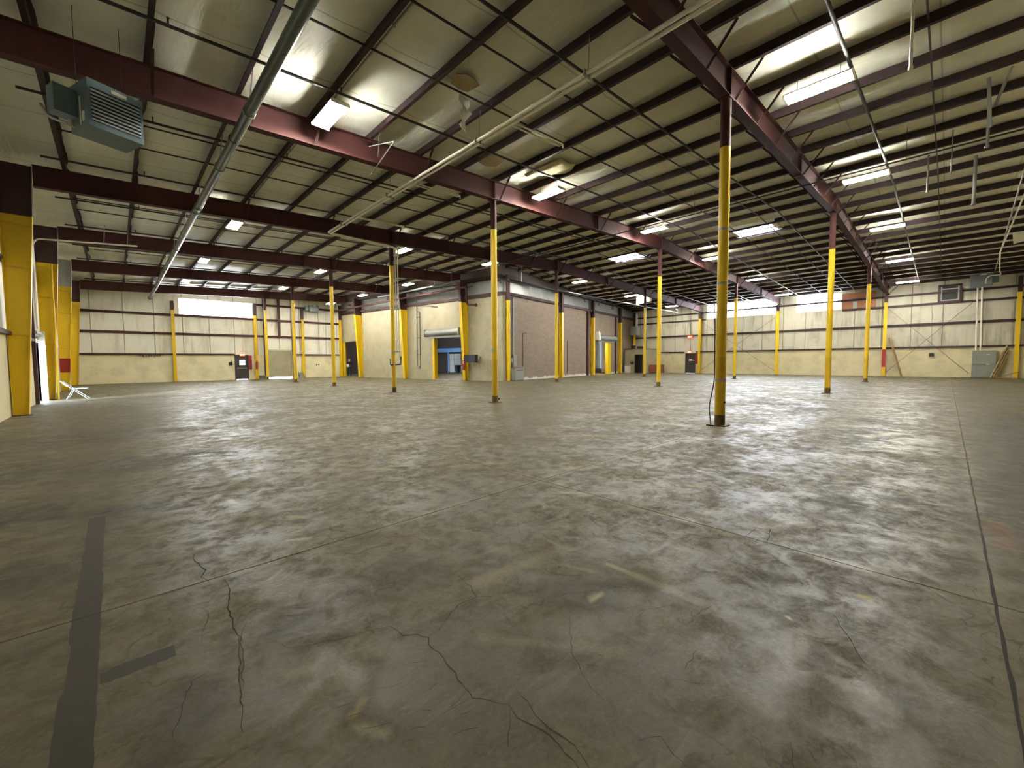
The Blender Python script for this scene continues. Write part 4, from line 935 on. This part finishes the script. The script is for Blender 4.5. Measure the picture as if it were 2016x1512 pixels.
for x, y, lab in ((32.5, -2.45, 'pale torn insulation flap under the roof at the far right edge'), (18.1, -2.2, 'small pale torn flap under the roof near the right picture edge')):
    m = MB(); m.v = [(x-.6, y-.5, roof(x)-.1), (x-.6, y+.45, roof(x)-.08), (x+.1, y+.35, roof(x)-.5), (x+.5, y-.1, roof(x)-.25), (x+.2, y-.6, roof(x)-.3)]; m.f = [[0, 1, 2, 3, 4]]; m.m = [0]; m.sm = [False]
    o = m.build('insulation_flap', M['plastic_strip'], recalc=False); o.modifiers.new('thick', 'SOLIDIFY').thickness = .02; tag(o, lab, 'insulation', 'torn flaps')
# ------------------------------------------------------------------ signs and wall items
def exit_sign(loc, rot, label, w=.36, h=.24):
    t = thing('exit_sign', label, 'exit sign', loc, rot, 'red exit signs')
    MB().box((-w/2, -.06, 0), (w/2, 0, h)).build('sign_case', M['exit_red'], t)
    c = bpy.data.curves.new('exit_letters', 'FONT'); c.body = 'EXIT'; c.size = .17; c.align_x = 'CENTER'; c.extrude = .002
    o = bpy.data.objects.new('exit_letters', c); COL.objects.link(o); o.parent = t; o.location = (0, -.064, h/2-.06); o.rotation_euler = (PI/2, 0, 0); c.materials.append(M['exit_letter'])
    bpy.context.view_layer.update(); me = bpy.data.meshes.new_from_object(o.evaluated_get(bpy.context.evaluated_depsgraph_get())); l_, r_ = o.location.copy(), o.rotation_euler.copy(); bpy.data.objects.remove(o)
    o = bpy.data.objects.new('exit_letters', me); COL.objects.link(o); o.parent = t; o.location = l_; o.rotation_euler = r_
exit_sign((7.95, YB-.2, 2.02), 0, 'lit red exit sign above the far left exit door')
exit_sign((XR-.2, 19.2, 2.16), PI/2*-1, 'lower lit red exit sign, just over the far right exit door', .42, .22)
t = thing('wall_mounted_cabinet', 'dark maroon box on the wall right of the far right exit door', 'wall cabinet', (XR-.07, 18.48, 1.0)); MB().box((-.14, -.12, 0), (0, .12, 1.15)).build('panel_body', M['maroon'], t)
exit_sign((XR-.16, 19.2, 3.74), -PI/2, 'higher lit red exit sign on the middle girt above the far right exit door', .5, .3)
t = thing('exit_conduit', 'thin conduit dropping to the higher exit sign on the right wall', 'conduit', (XR-.05, 19.15, 4.06)); MB().tube([(0, 0, 0), (0, .05, 1.45)], .018, 6).build('conduit', M['steel_dark'], t)
t = thing('fire_extinguisher', 'red fire extinguisher on the yellow column of the left end wall', 'fire extinguisher', (8.97, YB-.42, .9))
MB().tube([(0, 0, 0), (0, 0, .5), (0, 0, .56), (0, 0, .6)], .08, 14).build('cylinder_body', M['red'], t); MB().tube([(0, 0, .6), (0, 0, .7)], .03, 8).bar((-.02, 0, .7), (.1, 0, .74), .03, .02).build('valve', M['black'], t); MB().tube(bend([(.02, 0, .66), (.13, 0, .6), (.12, -.02, .2)], .05), .012, 6).build('hose', M['black'], t)
t = thing('wall_mounted_cabinet', 'maroon board beside the far left exit door', 'wall cabinet', (8.52, YB-.1, .88)); MB().box((-.12, -.12, 0), (.12, .04, 1.2)).build('panel_body', M['maroon'], t); MB().box((-.1, -.13, .85), (.1, -.12, 1.1)).build('panel_face', M['red'], t)
t = thing('time_clock', 'small black box on the wall left of the far left exit door', 'wall box', (7.1, YB-.06, 1.24)); MB().box((-.12, -.12, 0), (.12, 0, .26)).build('box_body', M['black'], t); MB().box((.03, -.08, .26), (.12, 0, .38)).build('box_top', M['grey_box'], t)
t = thing('crate', 'small grey crate on the floor left of the overhead door', 'crate', (9.36, YB-.35, 0)); MB().box((-.26, -.2, 0), (.26, .2, .34)).build('crate_body', M['grey_box'], t)
for k in range(4): MB().box((-.22+k*.12, -.205, .05), (-.16+k*.12, -.2, .29)).build('crate_slot', M['heater_dark'], t)
t = thing('pallet_jack', 'small grey step stool beside the column right of the overhead door', 'stool', (12.5, YB-.6, 0)); MB().add([(-.2, -.2, 0), (.2, -.2, 0), (.14, -.12, .5), (-.1, -.12, .5), (-.2, .2, 0), (.2, .2, 0), (.14, .12, .5), (-.1, .12, .5)], [(0,1,2,3), (7,6,5,4), (0,3,7,4), (1,5,6,2), (3,2,6,7)]).build('stool_body', M['grey_box'], t); MB().box((-.24, -.03, .1), (-.2, .03, .55)).build('stool_handle', M['black'], t)
t['label'] = 'small grey stool beside the column right of the overhead door'; t.name = 'step_stool'
t = thing('hanging_wires', 'tangle of dark cables hung on the lowest girt of the left end wall', 'cables', (1.85, YB-.22, 2.15))
for k in range(9):
    a = -.7 + k*.16; MB().tube([(a, 0, 0), (a+.1, -.02, -.06-.05*(k % 3)), (a+.22, 0, .04), (a+.3, -.03, -.1-.1*((k*7) % 4)/2)], .02, 6).build('cable', M['pipe_black'], t)
t = thing('wall_conduit', 'thin vertical conduit on the left end wall behind the open floor column', 'conduit', (15.0, YB-.03, 0)); MB().tube([(0, 0, 1.1), (.05, 0, 6.4)], .02, 6).build('conduit', M['galv'], t)
for x, lab in ((14.05, 'left one of two small wall outlets right of the overhead door'), (14.25, 'right one of two small wall outlets right of the overhead door')):
    t = thing('wall_outlet', lab, 'outlet', (x, YB-.06, 1.15), 0, 'wall outlets'); MB().box((-.04, -.03, 0), (.04, 0, .14)).build('outlet_plate', M['steel_dark'], t)
# right wall items
t = thing('exhaust_fan', 'square exhaust fan in a pale frame high on the far right wall', 'fan', (XR, 0, 5.68))
m = MB(); m.box((-.2, -.62, -.05), (.1, -.48, 1.15)).box((-.2, .48, -.05), (.1, .62, 1.15)).box((-.2, -.62, -.1), (.1, .62, .02)).box((-.2, -.62, 1.08), (.1, .62, 1.2)); m.build('fan_housing', M['steel_dark'], t)
MB().box((-.22, -.46, .03), (-.18, -.4, 1.05)).box((-.22, .4, .03), (-.18, .46, 1.05)).box((-.22, -.46, .0), (-.18, .46, .08)).box((-.22, -.46, .82), (-.18, .46, .9)).build('fan_guard', M['galv'], t)
for k in range(6): MB().bar((.06, -.45, .12+k*.16), (.06, .45, .12+k*.16), .01, .14).build('fan_louver', M['heater_dark'], t)
MB().box((.12, -.5, 0), (.18, .5, 1.1)).build('fan_back', M['black'], t)
t = thing('electrical_cabinet', 'tall grey electrical cabinet with two conduits against the far right wall', 'electrical cabinet', (XR-.08, -1.85, 0))
MB().box((-.4, -.55, .05), (0, .35, 1.95)).build('cabinet_body', M['grey_box'], t); MB().box((-.42, -.5, .12), (-.4, .3, 1.88)).build('cabinet_door', M['grey_box'], t)
MB().box((-.3, .35, .05), (0, .58, 1.95)).build('side_gutter', M['grey_box'], t)
for z in (.95, 1.62): MB().box((-.43, -.25, z), (-.42, -.1, z+.05)).build('cabinet_label', M['label'], t)
for y in (.42, .2): MB().tube([(-.19, y, 1.95), (-.19, y+.08, 6.6)], .045, 8).build('riser_conduit', M['pipe_white'], t)
t = thing('leaning_board', 'yellowed board leaning by the red banded column on the right wall', 'board', (XR-.5, 2.95, 0))
MB().bar((-.1, -.55, .02), (.22, .25, 3.1), .22, .04).build('board', M['raw_wood'], t)
t = thing('leaning_lumber', 'brown lumber leaning at the right edge beside the last wall column', 'lumber', (XR-.62, -2.72, 0))
for k in range(3): MB().bar((-.1, .55-.12*k, .02), (.25, -.15-.05*k, 2.3-.2*k), .12, .04).build('plank', M['raw_wood'], t)
t = thing('wood_scraps', 'loose low timber scraps on the floor at the right edge', 'lumber', (XR-1.3, -2.7, 0))
MB().bar((0, .3, .03), (0, -.7, .5), .06, .05).bar((.1, -.8, .04), (.1, .25, .06), .08, .06).build('timber', M['raw_wood'], t)
t = thing('wall_conduit', 'thin conduit with small dark switch on the far right wall', 'conduit', (XR-.03, .82, 0)); MB().tube([(0, 0, 1.8), (0, .08, 5.5)], .018, 6).build('conduit', M['galv'], t); MB().box((-.1, -.12, 1.55), (.02, .12, 1.82)).build('switch_box', M['heater_dark'], t)
t = thing('boarded_panel', 'rust brown board filling the wall right of the shorter bright window', 'panel', (XR-.06, 5.25, 5.5)); MB().box((0.02, -1.1, .08), (.055, 1.08, .75)).box((0.02, -1.1, .95), (.055, 1.08, 1.45)).build('board', M['copper'], t); MB().box((-.0, .1, .12), (0.02, .35, .7)).build('duct_stub', M['galv'], t)
# X-bracing rods on the right wall
for k, (y0, y1) in enumerate(((-1.15, 3.37), (11.13, 17.97))):
    m = MB(); m.tube([(XR-.235, y0, .3), (XR-.235, y1, 5.4)], .012, 6).tube([(XR-.265, y1, .3), (XR-.265, y0, 5.4)], .014, 6)
    tag(m.build('cross_brace', M['steel_dark']), ['thin crossed brace rods on the right wall beside the electrical cabinet', 'thin crossed brace rods on the right wall under the long bright window'][k], 'brace', 'brace rods')
# small corner room
t = thing('office_booth', 'small pale corner room with a dark doorway at the far end of the brick wall', 'booth', (42.2, 23.0, 0))
m = MB(); wall_grid(m, 'x', 0, .12, 0, 2.48, 0, 2.68, [(.28, 1.15, 0, 2.0)], 0); m.box((.12, 0, 0), (2.8, .12, 2.68)).box((0, 0, 2.62), (2.8, 2.48, 2.7)); m.build('booth_wall', M['cream'], t)
MB().box((.9, .15, 0), (1.0, 2.4, 2.6)).build('booth_interior', M['dark_door'], t)
MB().box((-.02, .22, 0), (.1, .28, 2.05)).box((-.02, 1.15, 0), (.1, 1.21, 2.05)).box((-.02, .22, 2.0), (.1, 1.21, 2.06)).build('doorway_trim', M['dark_door'], t)
t = thing('wall_mirror', 'small dark oval fixture on the corner room wall left of its doorway', 'fixture', (42.19, 24.5, .95)); MB().tube([(-.08, 0, .2), (0, 0, .2)], .2, 14).build('fixture_body', M['black'], t); MB().tube([(-.1, 0, .28), (-.08, 0, .28)], .08, 10).build('fixture_face', M['galv'], t)
t.name = 'oval_wall_fixture'
t = thing('drinking_fountain', 'white water fountain against the corner room wall', 'water fountain', (41.95, 24.95, 0)); MB().box((-.2, -.26, 0), (.22, .26, .82)).build('fountain_cabinet', M['white'], t); MB().box((-.24, -.28, .82), (.22, .28, .9)).build('basin', M['galv'], t)
t = thing('low_cabinet', 'low reddish wooden cabinet beside the small corner room', 'cabinet', (43.6, 22.3, 0))
MB().box((-.6, -.65, .05), (.4, .5, .88)).build('cabinet_body', M['brown_wood'], t); MB().box((-.64, -.7, .88), (.44, .55, .93)).build('cabinet_top', M['brown_wood'], t)
for k in range(2): MB().box((-.62, -.62+k*.58, .1), (-.6, -.07+k*.58, .84)).build('cabinet_door', M['brown_wood'], t)
t = thing('stacked_clutter', 'dark clutter piled on the roof of the small corner room', 'clutter', (42.8, 24.7, 2.7)); MB().tube([(0, 0, 0), (0, 0, .4)], .25, 10).build('drum', M['black'], t)
MB().box((.2, -.8, 0), (.7, -.35, .3)).build('carton', M['heater_dark'], t); MB().tube([(0, 0, .4), (0, 0, .62)], .06, 8).build('bottle', M['white'], t)
t = thing('corner_duct', 'grey metal duct with twin pipes in the far corner above the small room', 'duct', (43.6, 25.0, 4.3)); MB().box((-.5, -.45, 0), (.3, .3, 1.0)).build('duct_box', M['grey_box'], t); MB().tube([(-.3, -.3, 1), (-.3, -.3, 2.4)], .06, 8).tube([(-.05, -.3, 1), (-.05, -.3, 2.4)], .06, 8).build('duct_pipe', M['galv'], t)
# ------------------------------------------------------------------ folding chair
t = thing('folding_chair', 'white folding chair by the open side door', 'chair', (-1.24, 24.95, 0), math.radians(-6))
# seat faces +X; frame of crossed tubes
MB().box((-.05, -.2, .43), (.38, .2, .455)).build('seat', M['chair_white'], t)
MB().add([(-.36, -.2, .72), (-.34, -.2, .72), (-.2, -.2, .55), (-.22, -.2, .55), (-.36, .2, .72), (-.34, .2, .72), (-.2, .2, .55), (-.22, .2, .55)], [(0,3,2,1), (4,5,6,7), (0,1,5,4), (1,2,6,5), (2,3,7,6), (3,0,4,7)]).build('backrest', M['chair_white'], t)
for s in (-.21, .21):
    MB().tube([(-.38, s, .76), (-.1, s, .48), (.4, s, 0)], .014, 8).build('leg', M['chair_white'], t)
    MB().tube([(-.02, s*.9, .43), (-.22, s*.9, 0)], .014, 8).build('leg', M['chair_white'], t)
MB().tube([(.3, -.21, .1), (.3, .21, .1)], .01, 6).tube([(-.17, -.19, .1), (-.17, .19, .1)], .01, 6).build('stretcher', M['chair_white'], t)
# ------------------------------------------------------------------ two people in the doorway
def person(loc, rot, label, arm_bend):
    J = [(0, 0, .95), (0, 0, 1.12), (0, .01, 1.32), (0, .0, 1.46), (0, -.01, 1.53), (0, -.02, 1.62), (0, -.02, 1.72)]
    rad = [.15, .14, .16, .12, .055, .09, .075]
    E = [(i, i+1) for i in range(6)]
    def chain(start, pts, rs):
        prev = start
        for q, r in zip(pts, rs):
            J.append(q); rad.append(r); E.append((prev, len(J)-1)); prev = len(J)-1
        return prev
    for s in (-1, 1):
        chain(0, [(s*.095, 0, .88), (s*.105, -.02 + s*.03, .48), (s*.11, .02 + s*.04, .09), (s*.125, -.14 + s*.04, .035)], [.105, .07, .05, .04])
        hand = chain(3, [(s*.19, 0, 1.42), (s*.25, .02, 1.15), (s*.2, -arm_bend, 1.08 if arm_bend else .92), (s*.17, -arm_bend-.07, 1.07 if arm_bend else .84)], [.07, .05, .036, .032])
        hx, hy, hz = J[hand]
        fd = (0, -.09, -.01) if arm_bend else (0, -.01, -.09)
        for k in range(4):
            o = (k-1.5)*.02; L = (.8, 1, .95, .75)[k]
            chain(hand, [(hx+o, hy+fd[1]*.5*L, hz+fd[2]*.5*L), (hx+o, hy+fd[1]*L, hz+fd[2]*L-.012)], [.010, .008])
        chain(hand, [(hx-s*.035, hy-.02, hz+.005), (hx-s*.045, hy-.05, hz+.0)], [.011, .009])
    me = bpy.data.meshes.new('person'); me.from_pydata(J, E, [])
    o = bpy.data.objects.new('person', me); COL.objects.link(o)
    o.modifiers.new('skin', 'SKIN'); o.modifiers.new('sub', 'SUBSURF').levels = 2; o.modifiers['sub'].render_levels = 2
    for v, r in zip(me.skin_vertices[0].data, rad): v.radius = (r, r*.8 if r > .1 else r)
    me.skin_vertices[0].data[0].use_root = True
    dg = bpy.context.evaluated_depsgraph_get(); nm = bpy.data.meshes.new_from_object(o.evaluated_get(dg))
    bpy.data.objects.remove(o)
    for k in ('skin', 'cloth_black', 'jeans', 'black'): nm.materials.append(M[k])
    for p in nm.polygons:
        c = p.center; p.use_smooth = True
        hand = (abs(c.x) > .1 and c.y < -arm_bend-.02 and .9 < c.z < 1.2) if arm_bend else (abs(c.x) > .14 and c.z < .92 and c.z > .7)
        p.material_index = 0 if c.z > 1.5 or hand else 1 if c.z > .93 or (abs(c.x) > .17 and c.z > .8) else 2 if c.z > .08 else 3
    o = bpy.data.objects.new('person', nm); COL.objects.link(o); o.location = loc; o.rotation_euler.z = rot
    tag(o, label, 'person', 'people in the doorway')
    h = MB()                                        # short hair cap
    for i in range(5):
        for k in range(14):
            a = 2*PI*k/14; ph = .15 + i*.33; h.v.append((.1*math.sin(ph)*math.cos(a), .012 + .115*math.sin(ph)*math.sin(a), 1.66 + .145*math.cos(ph) + (.03 if math.sin(a) < -.3 and i > 2 else 0)))
    for i in range(4):
        for k in range(14): h.f.append([i*14+k, i*14+(k+1) % 14, (i+1)*14+(k+1) % 14, (i+1)*14+k]); h.m.append(0); h.sm.append(True)
    h.f.append(list(range(14))); h.m.append(0); h.sm.append(True); h.build('hair', M['grey_box'], o)
    f = MB()
    f.tube([(0, -.1, 1.665), (0, -.128, 1.62), (0, -.105, 1.612)], .013, 8, r1=.018); f.build('nose', M['skin'], o)
    for s in (-1, 1):
        MB().tube([(s*.034, -.098, 1.668), (s*.034, -.104, 1.668)], .01, 8).build('eye', M['black'], o)
        MB().tube([(s*.088, .0, 1.62), (s*.1, .01, 1.66), (s*.094, .0, 1.69)], .014, 6).build('ear', M['skin'], o)
    MB().tube([(-.024, -.102, 1.577), (.024, -.102, 1.577)], .006, 6).build('mouth', M['maroon'], o)
    return o
wx, wy = box_w(.35, 19.72)
person((wx, wy, 0), math.radians(-40), 'person in black clothes standing in the tall dark doorway holding white paper', .26)
pa = Matrix.Rotation(math.radians(-40), 4, 'Z')
o = MB().add([(-.12, -.40, 1.02), (.12, -.40, 1.02), (.12, -.47, 1.3), (-.12, -.47, 1.3), (-.12, -.402, 1.02), (.12, -.402, 1.02), (.12, -.472, 1.3), (-.12, -.472, 1.3)], [(0,1,2,3), (7,6,5,4), (0,4,5,1), (3,2,6,7), (0,3,7,4), (1,5,6,2)]).build('paper_sheet', M['paper'], loc=(wx, wy, -.06)); o.rotation_euler.z = math.radians(-40)
tag(o, 'white sheet of paper held by the person in the doorway', 'paper')
wx, wy = box_w(.6, 18.3)
person((wx, wy, 0), math.radians(-60), 'person in dark clothes half hidden behind the tapered column of the doorway', 0)
# ------------------------------------------------------------------ light, sky, camera
wd = bpy.data.worlds.new('World'); sc.world = wd; wd.use_nodes = True
bg = wd.node_tree.nodes['Background']; bg.inputs[0].default_value = (.62, .78, 1, 1); bg.inputs[1].default_value = 2.6
sun = bpy.data.lights.new('sun', 'SUN'); sun.energy = 2.0; sun.angle = math.radians(3); sun.color = (.78, .88, 1)
so = bpy.data.objects.new('sun', sun); COL.objects.link(so)
d = Vector((.83, .56, -.30)).normalized(); so.rotation_euler = d.to_track_quat('-Z', 'Y').to_euler()

cam = bpy.data.cameras.new('camera'); cam.sensor_fit = 'HORIZONTAL'; cam.sensor_width = 36; cam.lens = 36*817.0107/2016; cam.clip_start = .05; cam.clip_end = 300
co = bpy.data.objects.new('camera', cam); COL.objects.link(co); sc.camera = co
yaw, pitch, roll = math.radians(46.2975921), math.radians(-3.18807053), math.radians(-.41011727)
d = Vector((math.cos(yaw)*math.cos(pitch), math.sin(yaw)*math.cos(pitch), math.sin(pitch)))
r0 = Vector((math.sin(yaw), -math.cos(yaw), 0)); u0 = r0.cross(d)
r = r0*math.cos(roll) + u0*math.sin(roll); u = -r0*math.sin(roll) + u0*math.cos(roll)
co.matrix_world = Matrix(((r.x, u.x, -d.x, 0), (r.y, u.y, -d.y, 0), (r.z, u.z, -d.z, 1.45), (0, 0, 0, 1)))
vs_ = sc.view_settings; sc.display_settings.display_device = 'sRGB'
vs_.view_transform = 'Standard'; vs_.look = 'None'; vs_.gamma = 1; vs_.exposure = 3.1; vs_.use_curve_mapping = False
cy = sc.cycles; cy.max_bounces = 5; cy.diffuse_bounces = 4; cy.glossy_bounces = 3; cy.transmission_bounces = 2; cy.transparent_max_bounces = 4
cy.caustics_reflective = False; cy.caustics_refractive = False; cy.use_denoising = True; cy.sample_clamp_indirect = 4; cy.use_light_tree = False
cy.use_adaptive_sampling = True; cy.adaptive_threshold = .03
